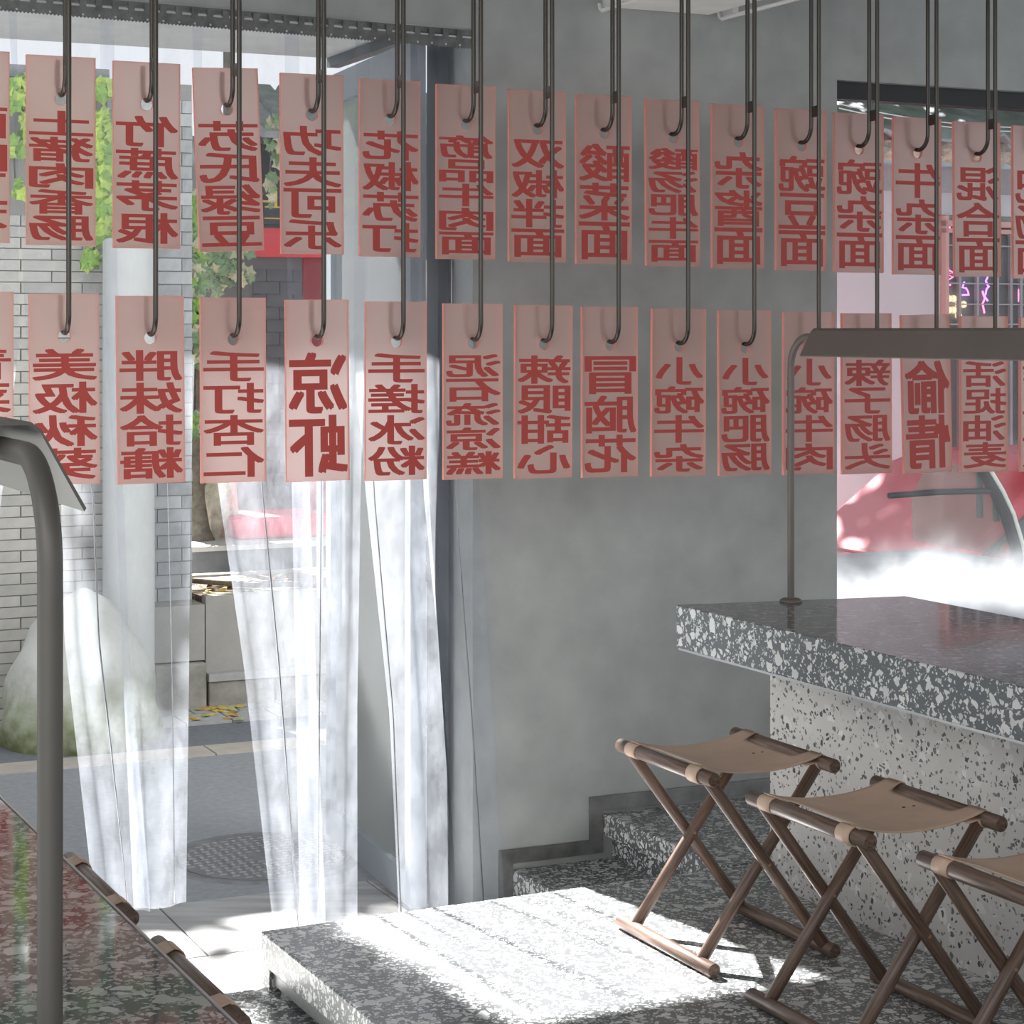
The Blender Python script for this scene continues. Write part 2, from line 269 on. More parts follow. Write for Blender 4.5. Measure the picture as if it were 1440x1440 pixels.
# ------------------------------------------------------------------ mesh building
class MB:
    def __init__(s): s.v = []; s.f = []; s.m = []; s.sm = []
    def add(s, vs, fs, mi=0, smooth=False):
        o = len(s.v); s.v += [Vector(v) for v in vs]; s.f += [tuple(i+o for i in f) for f in fs]; s.m += [mi]*len(fs); s.sm += [smooth]*len(fs); return s
    def box(s, c, ex, ey, ez, hx, hy, hz, mi=0):
        c = Vector(c); ex = Vector(ex)*hx; ey = Vector(ey)*hy; ez = Vector(ez)*hz
        vs = [c+ex*a+ey*b+ez*d for d in (-1, 1) for b in (-1, 1) for a in (-1, 1)]
        return s.add(vs, [(0, 2, 3, 1), (4, 5, 7, 6), (0, 1, 5, 4), (2, 6, 7, 3), (0, 4, 6, 2), (1, 3, 7, 5)], mi)
    def abox(s, x0, x1, y0, y1, z0, z1, mi=0):
        return s.box(((x0+x1)/2, (y0+y1)/2, (z0+z1)/2), (1, 0, 0), (0, 1, 0), (0, 0, 1), (x1-x0)/2, (y1-y0)/2, (z1-z0)/2, mi)
    def wbox(s, s0, s1, d0, d1, z0, z1, mi=0):      # box in the wall frame
        return s.box(wp((s0+s1)/2, (d0+d1)/2, (z0+z1)/2), VW, UW, (0, 0, 1), (s1-s0)/2, (d1-d0)/2, (z1-z0)/2, mi)
    def prism(s, poly, z0, z1, mi=0):
        n = len(poly); vs = [(p[0], p[1], z0) for p in poly]+[(p[0], p[1], z1) for p in poly]
        return s.add(vs, [tuple(range(n-1, -1, -1)), tuple(range(n, 2*n))]+[(i, (i+1) % n, n+(i+1) % n, n+i) for i in range(n)], mi)
    def extr(s, poly, org, ex, ez, ey, t, mi=0):     # polygon in plane (ex, ez) extruded by t along ey
        org, ex, ez, ey = map(Vector, (org, ex, ez, ey)); n = len(poly)
        a = [org+ex*p[0]+ez*p[1] for p in poly]; vs = a+[p+ey*t for p in a]
        return s.add(vs, [tuple(range(n)), tuple(range(2*n-1, n-1, -1))]+[(i, n+i, n+(i+1) % n, (i+1) % n) for i in range(n)], mi)
    def tube(s, pts, r, seg=10, mi=0, cap=True, radii=None):
        pts = [Vector(p) for p in pts]; vs = []; fs = []; up = None
        for i, p in enumerate(pts):
            t = (pts[min(i+1, len(pts)-1)]-pts[max(i-1, 0)]).normalized()
            if up is None: up = t.orthogonal().normalized()
            up = (up-t*up.dot(t)).normalized(); b = t.cross(up); rr = radii[i] if radii else r
            vs += [p+(up*math.cos(2*PI*k/seg)+b*math.sin(2*PI*k/seg))*rr for k in range(seg)]
        for i in range(len(pts)-1):
            for k in range(seg):
                fs.append((i*seg+k, i*seg+(k+1) % seg, (i+1)*seg+(k+1) % seg, (i+1)*seg+k))
        s.add(vs, fs, mi, True)
        if cap:
            n = len(vs); s.add(vs[:seg], [tuple(range(seg-1, -1, -1))], mi); s.add(vs[n-seg:], [tuple(range(seg))], mi)
        return s
    def lathe(s, prof, c=(0, 0, 0), seg=24, mi=0, smooth=True):
        c = Vector(c); vs = [c+Vector((r*math.cos(2*PI*k/seg), r*math.sin(2*PI*k/seg), z)) for r, z in prof for k in range(seg)]
        fs = [(i*seg+k, i*seg+(k+1) % seg, (i+1)*seg+(k+1) % seg, (i+1)*seg+k) for i in range(len(prof)-1) for k in range(seg)]
        s.add(vs, fs, mi, smooth); n = len(vs); s.add(vs[n-seg:], [tuple(range(seg))], mi); s.add(vs[:seg], [tuple(range(seg-1, -1, -1))], mi); return s
    def blob(s, c, rx, ry, rz, seg=12, rings=8, j=0.0, seed=0, mi=0, smooth=True):
        rnd = random.Random(seed); c = Vector(c); vs = [c+Vector((0, 0, -rz))]
        for i in range(1, rings):
            a = -PI/2+PI*i/rings
            for k in range(seg):
                q = 1+rnd.uniform(-j, j); vs.append(c+Vector((rx*math.cos(a)*math.cos(2*PI*k/seg)*q, ry*math.cos(a)*math.sin(2*PI*k/seg)*q, rz*math.sin(a)*q)))
        vs.append(c+Vector((0, 0, rz))); n = len(vs); fs = [(0, 1+(k+1) % seg, 1+k) for k in range(seg)]
        for i in range(rings-2):
            for k in range(seg): a = 1+i*seg; fs.append((a+k, a+(k+1) % seg, a+seg+(k+1) % seg, a+seg+k))
        a = 1+(rings-2)*seg; fs += [(a+k, a+(k+1) % seg, n-1) for k in range(seg)]
        return s.add(vs, fs, mi, smooth)
def mesh(name, mb, mats, inv=None):
    me = bpy.data.meshes.new(name); vs = [tuple(inv @ v) if inv else tuple(v) for v in mb.v]
    me.from_pydata(vs, [], mb.f)
    for m in (mats if isinstance(mats, (list, tuple)) else [mats]): me.materials.append(m)
    me.polygons.foreach_set('material_index', mb.m); me.polygons.foreach_set('use_smooth', mb.sm); me.update(); return me
def link(name, data, parent=None, loc=(0, 0, 0), rz=0):
    o = bpy.data.objects.new(name, data); COL.objects.link(o); o.location = loc; o.rotation_euler = (0, 0, rz)
    if parent: o.parent = parent
    return o
def tag(o, label=None, cat=None, group=None, kind=None):
    for k, v in (('label', label), ('category', cat), ('group', group), ('kind', kind)):
        if v: o[k] = v
    return o
def mat4(o):
    m = Matrix.Translation(o.location) @ o.rotation_euler.to_matrix().to_4x4()
    return (mat4(o.parent) @ m) if o.parent else m
def bevel(o, w=.004, seg=2):
    b = o.modifiers.new('bevel', 'BEVEL'); b.width = w; b.segments = seg; b.limit_method = 'ANGLE'; return o
def thing(name, label, cat, loc=(0, 0, 0), rz=0, group=None): return tag(link(name, None, None, loc, rz), label, cat, group)
def part(name, mb, m, parent, world=True, label=None):
    inv = mat4(parent).inverted() if (world and parent) else None
    o = link(name, mesh(name, mb, m, inv), parent)
    if label: o['label'] = label
    return o
def solo(name, mb, m, label, cat, base, group=None, rz=0):
    o = link(name, None, None, base, rz); inv = mat4(o).inverted(); bpy.data.objects.remove(o)
    return tag(link(name, mesh(name, mb, m, inv), None, base, rz), label, cat, group)
def struct(name, mb, m): return tag(link(name, mesh(name, mb, m)), kind='structure')
def sgroup(name, loc=(0, 0, 0), rz=0): return tag(link(name, None, None, loc, rz), kind='structure')
def copytree(o, parent=None):
    c = o.copy(); COL.objects.link(c); c.parent = parent
    for ch in list(o.children): copytree(ch, c)
    return c
def rod(name, p0, p1, r, m, parent, seg=20, bev=.0015, label=None):   # cylinder whose local z is its length (wood grain)
    p0, p1 = Vector(p0), Vector(p1); d = p1-p0; h = d.length/2
    mb = MB(); prof = [(r-bev, -h), (r, -h+bev), (r, h-bev), (r-bev, h)]; mb.lathe(prof, seg=seg)
    o = link(name, mesh(name, mb, m), parent); o.location = (p0+p1)/2; o.rotation_mode = 'QUATERNION'; o.rotation_quaternion = d.to_track_quat('Z', 'Y')
    if label: o['label'] = label
    return o

# ------------------------------------------------------------------ the shop shell
JAMB = S(665); WIN0 = S(1177); WIN1 = 2.7; WT = .2
ZTRK = Z(663, 58)                     # underside of the lintel at the right jamb
ZWT = Z(1177, 112); ZWB = .62; ZC = CAMZ+1.25
mb = MB()
mb.wbox(JAMB, WIN0, 0, WT, 0, ZC)
mb.wbox(-3.2, JAMB, 0, WT, ZTRK+.035, ZC)
mb.wbox(WIN0, WIN1, 0, WT, ZWT, ZC); mb.wbox(WIN0, WIN1, 0, WT, 0, ZWB); mb.wbox(WIN1, 3.6, 0, WT, 0, ZC)
struct('wall_back', mb, M['wall'])
# high ceiling, and the lower bright ceiling panel between the two tubes
mb = MB(); mb.wbox(-3.2, 3.6, -6.5, WT, ZC, ZC+.1); struct('ceiling', mb, M['ceiling'])
s0, s1 = S(852), S(996); zp = Z(995, 21)
mb = MB(); mb.wbox(s0, s1, -1.6, -.002, zp, zp+.12); struct('ceiling_panel', mb, M['soffit'])
# floors: the inner floor is one step above the entry level
ZI = CAMZ-1.476; ZP = CAMZ-1.35; pc = on_z(367, 1309, ZP); sb_ = S(720); wq0 = wp(sb_, -.004, 0); ddq = (wq0-pc).dot(UC)
mb = MB(); a = [wp(-4, 0, 0), wp(3.6, 0, 0), wp(3.6, -3.2, 0), wp(-4, -3.2, 0)]
mb.prism([(p.x, p.y) for p in reversed(a)], -.08, -.0005); struct('floor_entry', mb, M['stone'])
mb = MB(); k1 = wq0-UC*(ddq+.004); k2 = pc-UC*.004
poly = [wq0, k1, k2-VC*.002, k2-VC*3.6, k2-VC*3.6-UC*6, wq0-UC*7+VC*2.6, wq0+VW*2.9]
mb.prism([(p.x, p.y) for p in reversed(poly)], .0, ZI); bevel(struct('floor', mb, M['terra_floor']), .003, 1)

# skirting: metal strips that step up with the treads
sk = tag(link('baseboard_back', None, None, wp(S(760), 0, 0)), kind='structure')
def wq(pts, t=.006):
    q = MB(); q.extr(pts, OW, VW, (0, 0, 1), -UW, t); return q
zl0, zl1 = Z(703, 1196), Z(720, 1214); zu0, zu1 = Z(828, 1121), Z(847, 1140)
sa, sb_, sc_, sd_ = S(701), S(720), S(828), S(847); se = S(1090)
for nm_, pts in (('strip', [(sa, 0), (sb_, 0), (sb_, zl1), (sa, zl0)]), ('strip', [(sa, zl0), (sb_, zl1), (sd_, zl1), (sc_, zl0)]),
                 ('strip', [(sc_, zl0), (sd_, zl1), (sd_, zu1), (sc_, zu0)]), ('strip', [(sc_, zu0), (sd_, zu1), (se, zu1), (se, zu0)])):
    part(nm_, wq(pts), M['steel'], sk)

# ------------------------------------------------------------------ terrazzo platform and the two steps
ZP = CAMZ-1.35                        # platform top
pc = on_z(367, 1309, ZP)              # its far left corner
plat = sgroup('platform', (pc.x, pc.y, ZI))
def cb(c0, du0, du1, dv0, dv1, z0, z1):   # box in the counter frame from corner c0 (towards camera = -UC)
    q = MB(); P = lambda a, b: c0+VC*b-UC*a
    pts = [P(du0, dv0), P(du1, dv0), P(du1, dv1), P(du0, dv1)]; q.prism([(p.x, p.y) for p in pts], z0, z1); return q
bevel(part('slab', cb(pc, 0, 3.4, 0, 2.3, ZP-.074, ZP), M['terra_floor'], plat), .004)
part('corner_block', cb(pc, .002, .05, .002, .03, ZI, ZP-.074), M['terra_floor'], plat)
part('frame_bar', cb(pc, .05, 3.3, .012, .04, ZP-.108, ZP-.0745), M['steel'], plat)
part('back_riser', cb(pc, .04, .08, .05, 2.2, ZI, ZP-.074), M['terra_floor'], plat)
part('underside_core', cb(pc, .25, 3.3, .3, 2.2, ZI, ZP-.0745), M['slate'], plat)
# upper tread: same level as the platform, fills between its back edge and the wall
ZU = ZP; q1 = wp(sd_, -.004, 0); dd1 = (q1-pc).dot(UC)-.004
def stepbox(inset, z0, z1):
    b0 = q1+VC*inset; q = MB(); pts = [b0, b0-UC*(dd1+0*inset), b0-UC*dd1+VC*1.5, b0+VW*1.6]; q.prism([(p.x, p.y) for p in pts], z0, z1); return q
upst = sgroup('step_high', (q1.x, q1.y, ZI))
bevel(part('tread', stepbox(0, ZU-.062, ZU), M['terra_floor'], upst), .004)
part('riser', stepbox(.03, ZI+.0005, ZU-.062), M['terra_floor'], upst)

# ------------------------------------------------------------------ terrazzo counter on the right
ZT = CAMZ-.675
A = on_z(951, 850.5, ZT); Cc = on_z(1273, 838, ZT)
ctr = thing('counter', 'grey terrazzo counter with thick speckled slab on a pale terrazzo base', 'counter', (A.x, A.y, ZP))
E0 = A-UC*2.6; E1 = Cc-UC*2.6
mb = MB(); mb.prism([(p.x, p.y) for p in (A, E0, E1, Cc)], ZT-.105, ZT)
mb.m = [0, 1, 0, 0, 0, 0]
sl_ = part('slab', mb, [M['terra_dark'], M['terra_top']], ctr); bevel(sl_, .002, 1)
pb = on_z(1083, 1243, ZP)
mb = MB(); pts = [pb, pb-UC*2.4, pb-UC*2.4+VC*.34, pb+VC*.34]; mb.prism([(p.x, p.y) for p in pts], ZP+.0005, ZT-.105)
part('base_panel', mb, M['terra_pale'], ctr, label='pale terrazzo base with black and white chips')
mb = MB(); A2 = A+VC*.004-UC*.004; mb.prism([(p.x, p.y) for p in (A2, A2-UC*2.6, A2-UC*2.6+VC*.012, A2+VC*.012)], ZT-.111, ZT-.1052)
part('edge_trim', mb, M['chrome'], ctr, label='thin bright metal strip under slab edge')

# ------------------------------------------------------------------ left table
T0 = on_z(0, 1121, ZT); T1 = on_z(330, 1440, ZT); dT = (T1-T0).normalized(); nT = Vector((-dT.y, dT.x, 0))
if nT.x > 0: nT = -nT
tbl = thing('long_table', 'dark polished terrazzo table in the lower left foreground reflecting pink tags', 'table', (T0.x, T0.y, 0))
p0 = T0-dT*.9; p1 = T0+dT*2.0
mb = MB(); mb.prism([(p.x, p.y) for p in (p1, p0, p0+nT*.75, p1+nT*.75)], ZT-.04, ZT-.0005); mb.m = [0, 1, 0, 0, 0, 0]
bevel(part('table_top', mb, [M['terra_dark'], M['terra_top']], tbl), .002, 1)
mb = MB(); mb.prism([(p.x, p.y) for p in (p1-nT*.003, p0-nT*.003, p0, p1)], ZT-.04, ZT+.0005)
part('edge_trim', mb, M['chrome'], tbl, label='thin bright metal edge strip')
mb = MB(); q = p0+nT*.25+dT*.15; mb.prism([(p.x, p.y) for p in (q+dT*2.2, q, q+nT*.3, q+nT*.3+dT*2.2)], .0005, ZT-.04)
part('table_base', mb, M['terra_pale'], tbl)

# ------------------------------------------------------------------ folding stools
def make_stool():
    r = .0152; hw = .152; Lr = .20; zb = r; zt = .428-r
    t = link('folding_stool', None, None)
    for sx in (-1, 1):
        rod('top_rail', (sx*hw, -Lr, zt), (sx*hw, Lr, zt), r, M['walnut'], t)
        rod('foot_bar', (sx*hw, -Lr, zb), (sx*hw, Lr, zb), r, M['walnut'], t)
    lr = .0130
    for sy in (-1, 1):
        rod('leg', (-hw, sy*.165, zt), (hw, sy*.165, zb), lr, M['walnut'], t)
        rod('leg', (-hw, sy*.14, zb), (hw, sy*.14, zt), lr, M['walnut'], t)
        yo = sy*.1525
        rod('rivet', (0, yo-.0255, (zt+zb)/2), (0, yo+.0255, (zt+zb)/2), .0042, M['copper'], t, 10, .0008)
    mb = MB(); R = r+.0012
    def inset(y):
        a = abs(y)
        if a > .112: return 0.0
        k = min(1, (.112-a)/.02); return .036*math.sin(k*PI/2)**.7
    ys = [-.155, -.145, -.13, -.118, -.1121, -.1119, -.109, -.104, -.098, -.09, -.07, -.04, 0]; ys = ys+[-y for y in reversed(ys[:-1])]
    nt_ = 20; vs = []; fs = []
    for y in ys:
        w = hw-inset(y)
        for k in range(nt_+1):
            x = -w+2*w*k/nt_; z = zt+R-.026*(1-(abs(x)/hw)**2.2)*(1-.12*abs(y)/.155)
            vs.append((x, y, z))
    n = nt_+1
    for i in range(len(ys)-1):
        for k in range(nt_): fs.append((i*n+k, i*n+k+1, (i+1)*n+k+1, (i+1)*n+k))
    mb.add(vs, fs, 0, True)
    for sx in (-1, 1):                      # the four loops that wrap round the rails
        for sy in (-1, 1):
            yy = [sy*.113, sy*.134, sy*.155]; vs = []; fs = []; na = 14
            for y in yy:
                for k in range(na+1):
                    a = PI/2-1.5*PI*k/na; vs.append((sx*(hw+R*math.cos(a)), y, zt+R*math.sin(a)))
                vs.append((sx*(hw-.045), y, zt-.004))
            m_ = na+2
            for i in range(2):
                for k in range(m_-1): fs.append((i*m_+k, i*m_+k+1, (i+1)*m_+k+1, (i+1)*m_+k))
            mb.add(vs, fs, 0, True)
    o = link('seat', mesh('seat', mb, M['leather']), t); s_ = o.modifiers.new('solid', 'SOLIDIFY'); s_.thickness = .0028; s_.offset = 1
    s_.use_rim = True
    for x in (.075, .092):                  # two small rivets in the seat
        q = MB(); q.lathe([(.0046, 0), (.0046, .0015), (.003, .0024)], (x*1.0, -.01+(.092-x)*.6, zt+R-.026*(1-(x/hw)**2.2)+.001), 10)
        link('stud', mesh('stud', q, M['black']), t)
    return t
proto = make_stool()
GS = 'walnut folding stools with tan leather seats'
def stool_at(o, nl, z, rz, label):          # nl = near left rail end
    c = Vector((nl[0], nl[1], 0))+UC*.20+VC*.152; o.location = (c.x, c.y, z); o.rotation_euler = (0, 0, rz); tag(o, label, 'stool', GS); return o
spots = [((.422, 4.215), ZP, AC, 'walnut folding stool with tan leather seat, farthest of the row along the counter'),
         ((.657, 3.705), ZP, AC, 'walnut folding stool with tan leather seat, middle one of the row along the counter'),
         ((.905, 3.235), ZP, AC, 'walnut folding stool nearest the camera at the counter, cut by the right edge')]
for i, (nl, z, rz, lb) in enumerate(spots):
    stool_at(proto if i == 0 else copytree(proto), nl, z, rz, lb)
plw = sgroup('platform_left', (-1.0, 3.0, 0)); ZS2 = ZP
for (px, py, lb) in ((97, 1209, 'folding stool behind the dark terrazzo table, farther one peeking past its edge'), (221, 1328, 'folding stool behind the dark terrazzo table, nearer one by the lower edge')):
    fr = on_z(px, py, ZS2+.4135); c = Vector((fr.x, fr.y, 0))-UC*.20-VC*.152
    o = copytree(proto); o.location = (c.x, c.y, ZS2); o.rotation_euler = (0, 0, AC); tag(o, lb, 'stool', 'folding stools at the left table')
    if px == 97: c1 = c
b0 = c1+UC*.5+VC*.19; mb = MB(); pts = [b0, b0-UC*2.4, b0-UC*2.4-VC*1.6, b0-VC*1.6]; mb.prism([(p.x, p.y) for p in reversed(pts)], .0005, ZS2-.0005)
part('slab', mb, M['terra_floor'], plw)
# base of the table must clear that platform: raise it
for ch in tbl.children:
    if ch.name.startswith('table_base'):
        for v in ch.data.vertices:
            if v.co.z < .3: v.co.z = ZS2+.0005

# ------------------------------------------------------------------ table lamps
def make_lamp(base, dirn, z0, ztop, label, ln, lm, r=.0088):
    base = Vector(base); d = Vector(dirn).normalized(); side = Vector((d.y, -d.x, 0)); t = thing('table_lamp', label, 'lamp', (base.x, base.y, z0))
    zarm = ztop-.021; rb = .075
    P = Vector((base.x, base.y, 0))
    pts = [P+Vector((0, 0, z0)), P+Vector((0, 0, z0+.2)), P+Vector((0, 0, zarm-rb-.02))]
    for k in range(13):
        a = PI/2*k/12; pts.append(P+d*(rb*(1-math.cos(a)))+Vector((0, 0, zarm-rb+rb*math.sin(a))))
    pts.append(P+d*(rb+.18)+Vector((0, 0, zarm))); mb = MB(); mb.tube(pts, r, 24); part('pole', mb, lm, t)
    mb = MB(); mb.lathe([(.028, 0), (.028, .004), (.022, .008), (r, .009)], (base.x, base.y, z0+.0005), 28); part('foot', mb, lm, t)
    # shade: folded sheet, flat narrow top and two flared sides, open below
    prof = [(-.056, -.066), (-.022, -.006), (-.014, 0), (.014, 0), (.022, -.006), (.056, -.066)]
    o0 = P+d*(rb+.045)+Vector((0, 0, ztop)); cut = [.0, .0, .0, .0, .0, .0]
    outer = [o0+side*x+Vector((0, 0, z)) for x, z in prof]; inner = [o0+side*(x*.97)+Vector((0, 0, z-.0025)) for x, z in prof]
    vs = outer+inner+[p+d*ln for p in outer]+[p+d*ln for p in inner]; n = 6; fs = []; mi = []
    mb = MB()
    mb.add(vs, [(i, i+1, 12+i+1, 12+i) for i in range(5)], 0); mb.add(vs, [(6+i, 18+i, 18+i+1, 6+i+1) for i in range(5)], 1)
    mb.add(vs, [(i, 6+i, 6+i+1, i+1) for i in range(5)]+[(12+i, 12+i+1, 18+i+1, 18+i) for i in range(5)]+[(0, 12, 18, 6), (5, 11, 23, 17)], 0)
    part('shade', mb, [lm, M['lamp_in']], t)
    mb = MB(); mb.tube([P+d*(rb+.19)+Vector((0, 0, ztop-.032)), P+d*(rb+ln-.03)+Vector((0, 0, ztop-.032))], .009, 12); part('tube', mb, M['tube'], t, label='white lamp tube under the shade')
    return t
lb_ = on_z(1102, 846, ZT)+VC*.015-UC*.01
k_ = 5.04/lb_.y
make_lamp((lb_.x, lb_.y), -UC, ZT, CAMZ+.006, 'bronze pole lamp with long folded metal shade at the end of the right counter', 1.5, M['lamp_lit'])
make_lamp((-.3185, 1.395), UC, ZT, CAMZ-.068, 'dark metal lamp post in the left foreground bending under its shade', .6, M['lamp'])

# ------------------------------------------------------------------ pink menu tags and their hook rods
TH = .415; TW = .151; TT = .011; HR = .0142; HZ = .0935
def tag_mesh():
    mb = MB(); n = 32; ring = []; rect = []
    x0, x1, z0, z1 = -TW/2, TW/2, HZ-TH, HZ
    for k in range(n):
        a = 2*PI*k/n; c, s = math.cos(a), math.sin(a); ring.append((HR*c, HR*s))
        m = max(abs(c), abs(s)); X, Y = c/m, s/m
        rect.append((x1*X, z1*Y if Y > 0 else -z0*Y))
    def lay(y): return [(p[0], y, p[1]) for p in ring]+[(p[0], y, p[1]) for p in rect]
    vs = lay(-TT/2)+lay(TT/2); o = 2*n
    mb.add(vs, [(k, (k+1) % n, n+(k+1) % n, n+k) for k in range(n)], 0)
    mb.add(vs, [(o+k, o+n+k, o+n+(k+1) % n, o+(k+1) % n) for k in range(n)], 2)
    mb.add(vs, [(n+k, n+(k+1) % n, o+n+(k+1) % n, o+n+k) for k in range(n)], 1)
    mb.add(vs, [(k, o+k, o+(k+1) % n, (k+1) % n) for k in range(n)], 1, True)
    return mesh('plate', mb, [M['tag'], M['tag_edge'], M['tag_back']])
TAGME = tag_mesh()
_gl = {}
dg = None
def glyph(ch):
    if ch not in _gl:
        c = bpy.data.curves.new('g', 'FONT'); c.body = ch; c.size = 1; c.resolution_u = 3
        o = bpy.data.objects.new('g', c); COL.objects.link(o); dgr = bpy.context.evaluated_depsgraph_get()
        me = bpy.data.meshes.new_from_object(o.evaluated_get(dgr)); vs = [v.co.copy() for v in me.vertices]; fs = [tuple(p.vertices) for p in me.polygons]
        bpy.data.objects.remove(o); bpy.data.meshes.remove(me)
        if not vs: vs = [Vector((0, 0, 0)), Vector((1, 0, 0)), Vector((1, 1, 0))]; fs = [(0, 1, 2)]
        xa, xb = min(v.x for v in vs), max(v.x for v in vs); ya, yb = min(v.y for v in vs), max(v.y for v in vs)
        _gl[ch] = ([((v.x-xa)/(xb-xa), (v.y-ya)/max(yb-ya, .3)) for v in vs], fs)
    return _gl[ch]
def lettering(txt, wfrac=.93):
    mb = MB(); n = len(txt); top = HZ-.285*TH; bot = HZ-.978*TH; cell = (top-bot)/n; gap = .0035; bx, bz = .0030*(1.5 if n < 3 else 1), .0014*(2.0 if n < 3 else 1)
    for i, ch in enumerate(txt):
        vs, fs = glyph(ch); zt = top-i*cell-gap/2-bz; zb = top-(i+1)*cell+gap/2+bz; w = TW*wfrac/2-bx
        if ch in '一二小': w *= .95
        for j, (dx, dz) in enumerate(((0, 0), (bx, bz), (-bx, bz), (bx, -bz), (-bx, -bz), (bx, 0), (-bx, 0))):
            y = -TT/2-.0004-.00002*j
            mb.add([(-(-w+2*w*u)+dx, y, zb+(zt-zb)*v+dz) for u, v in vs], fs)
    return mb
AT = math.atan(F/(7088-720)); VT = Vector((math.cos(AT), math.sin(AT), 0)); UT = Vector((-math.sin(AT), math.cos(AT), 0))
DT = 4.44                                   # depth at px 88
OT = Vector(((88-720)/F*DT, DT, 0))
def tag_pt(px, py, off=0.0):                # on the tag plane, moved off metres towards the room
    o = OT-UT*off; r = ray(px, py); t = o.dot(UT)/r.dot(UT); p = r*t; return Vector((p.x, p.y, CAMZ+p.z))
HOFF = .05; OFFL = .045
def fr_(px):     # size ratio by depth
    return 4.44*7000/(7088-px)
UP = [(-37, 0, '酥肉豆花', 0), (85.5, 0, '土猪肉香肠', 0), (206, 0, '竹蔗茅根', 0), (318.5, 0, '苏氏绿豆', 2.2), (438, 0, '功夫可乐', .3), (548, 0, '花椒苏打', 0), (654.5, 0, '筋品牛肉面', 0), (755, 0, '双椒拌面', 0),
      (848.5, 0, '酸菜面', 0), (945, 0, '酸汤肥牛面', .3), (1037, 0, '杂酱面', 0), (1126, 0, '豌豆面', 0), (1207, 0, '豌杂面', 0), (1289, 0, '牛杂面', 0), (1373, 0, '混合面', .5), (1455, 0, '肥肠面', .3)]
LO = [(-32, 0, '青菜素面', 0), (90, 0, '美极秋葵', .4), (211, 0, '胖妹拾糖', .5), (327.5, 0, '手打杏仁', .2), (445.5, 0, '凉虾', .5), (556.5, 0, '手搓冰粉', 0), (664.5, 0, '泥石流凉糕', 0), (764, 0, '辣眼甜心', -.2),
      (857, 0, '冒脑花', 0), (954, 0, '小碗牛杂', -.3), (1046.5, 0, '小碗肥肠', .2), (1136.5, 0, '小碗牛肉', 0), (1218, 0, '辣子肠头', .2), (1301, 0, '偷情', 1.4), (1383, 0, '活捉油麦', 0), (1466, 0, '炸土豆饭', 0)]
def topy_u(px): return 79.5+.0719*(px-88)
def topy_l(px): return 412.7+.0246*(px-88)
ROWN = {0: 'upper row', 1: 'lower row'}
PAL = []
ORD = ['first', 'second', 'third', 'fourth', 'fifth', 'sixth', 'seventh', 'eighth', 'ninth', 'tenth', 'eleventh', 'twelfth', 'thirteenth', 'fourteenth', 'fifteenth', 'last']
for row, lst, topf, off in ((0, UP, topy_u, 0.0), (1, LO, topy_l, OFFL)):
    for i, (px, _, txt, tilt) in enumerate(lst):
        p = tag_pt(px, topf(px), off); hole = p-Vector((0, 0, HZ))
        cut = ', cut off at the left' if i == 0 else (', cut by the right edge' if i == len(lst)-1 else '')
        lab = 'pink tag with red mirrored characters, %s from left in the %s%s' % (ORD[i], ROWN[row], ', cut off' if cut else '')
        if tilt > 1: lab += ', hanging tilted'
        t = thing('hanging_tag', lab, 'menu tag', hole, 0, 'pink menu tags in the %s' % ROWN[row])
        t.rotation_euler = Matrix.Rotation(AT, 3, 'Z').to_euler() if not tilt else (Matrix.Rotation(AT, 3, 'Z') @ Matrix.Rotation(-math.radians(tilt), 3, 'Y')).to_euler()
        link('plate', TAGME, t)
        link('lettering', mesh('lettering', lettering(txt), M['gloss_letter']), t)
        PAL.append((row, i, hole, txt))
RR = .0056
up_ = {i: (h, t) for r, i, h, t in PAL if r == 0}; lo_ = {i: (h, t) for r, i, h, t in PAL if r == 1}
pan0, pan1 = s0, s1
def hook_pts(hole, ztop):
    rho = .04; zb = hole.z+HR-RR-.001; yf = -HOFF
    def P(y, z): return Vector((hole.x, hole.y, 0))+UT*y+Vector((0, 0, z))
    pts = [P(yf, ztop), P(yf, zb+rho+.2), P(yf, zb+rho+.05)]
    for k in range(0, 17):
        a = PI*k/16; pts.append(P(yf+rho-rho*math.cos(a), zb+rho-rho*math.sin(a)))
    pts.append(P(yf+2*rho, zb+rho+.02)); pts.append(P(yf+2*rho-.001, zb+rho+.042)); return pts
for i in range(16):
    hu, tu = up_[i]; hl, tl = lo_[i]; sU = (hu-OW).dot(VW); zt_ = zp if pan0-.02 < sU < pan1+.05 else ZC
    base = Vector((hu.x, hu.y, 0))-UT*HOFF
    t = thing('hook_rod', 'pair of dark steel rods hooked through pink tags, %s pair from the left' % ORD[i], 'hook rod', (base.x, base.y, zt_), 0, 'hook rods carrying the pink tags')
    mb = MB(); mb.tube(hook_pts(hu, zt_), RR, 10); part('short_rod', mb, M['rod'], t)
    mb = MB(); mb.tube(hook_pts(hl, zt_), RR, 10); part('long_rod', mb, M['rod'], t)
    zc_ = hu.z+HZ-.012; ru = Vector((hu.x, hu.y, 0))-UT*HOFF; rl = Vector((hl.x, hl.y, 0))-UT*HOFF; c = (ru+rl)/2; ax = (rl-ru)
    mb = MB(); mb.box((c.x, c.y, zc_), ax.normalized(), Vector((-ax.y, ax.x, 0)).normalized(), (0, 0, 1), ax.length/2, .002, .014); part('connector', mb, M['rod'], t)
    mb = MB(); mb.box((c.x, c.y, zt_-.003), ax.normalized(), Vector((-ax.y, ax.x, 0)).normalized(), (0, 0, 1), ax.length/2+.02, .018, .003); part('ceiling_plate', mb, M['rod'], t)

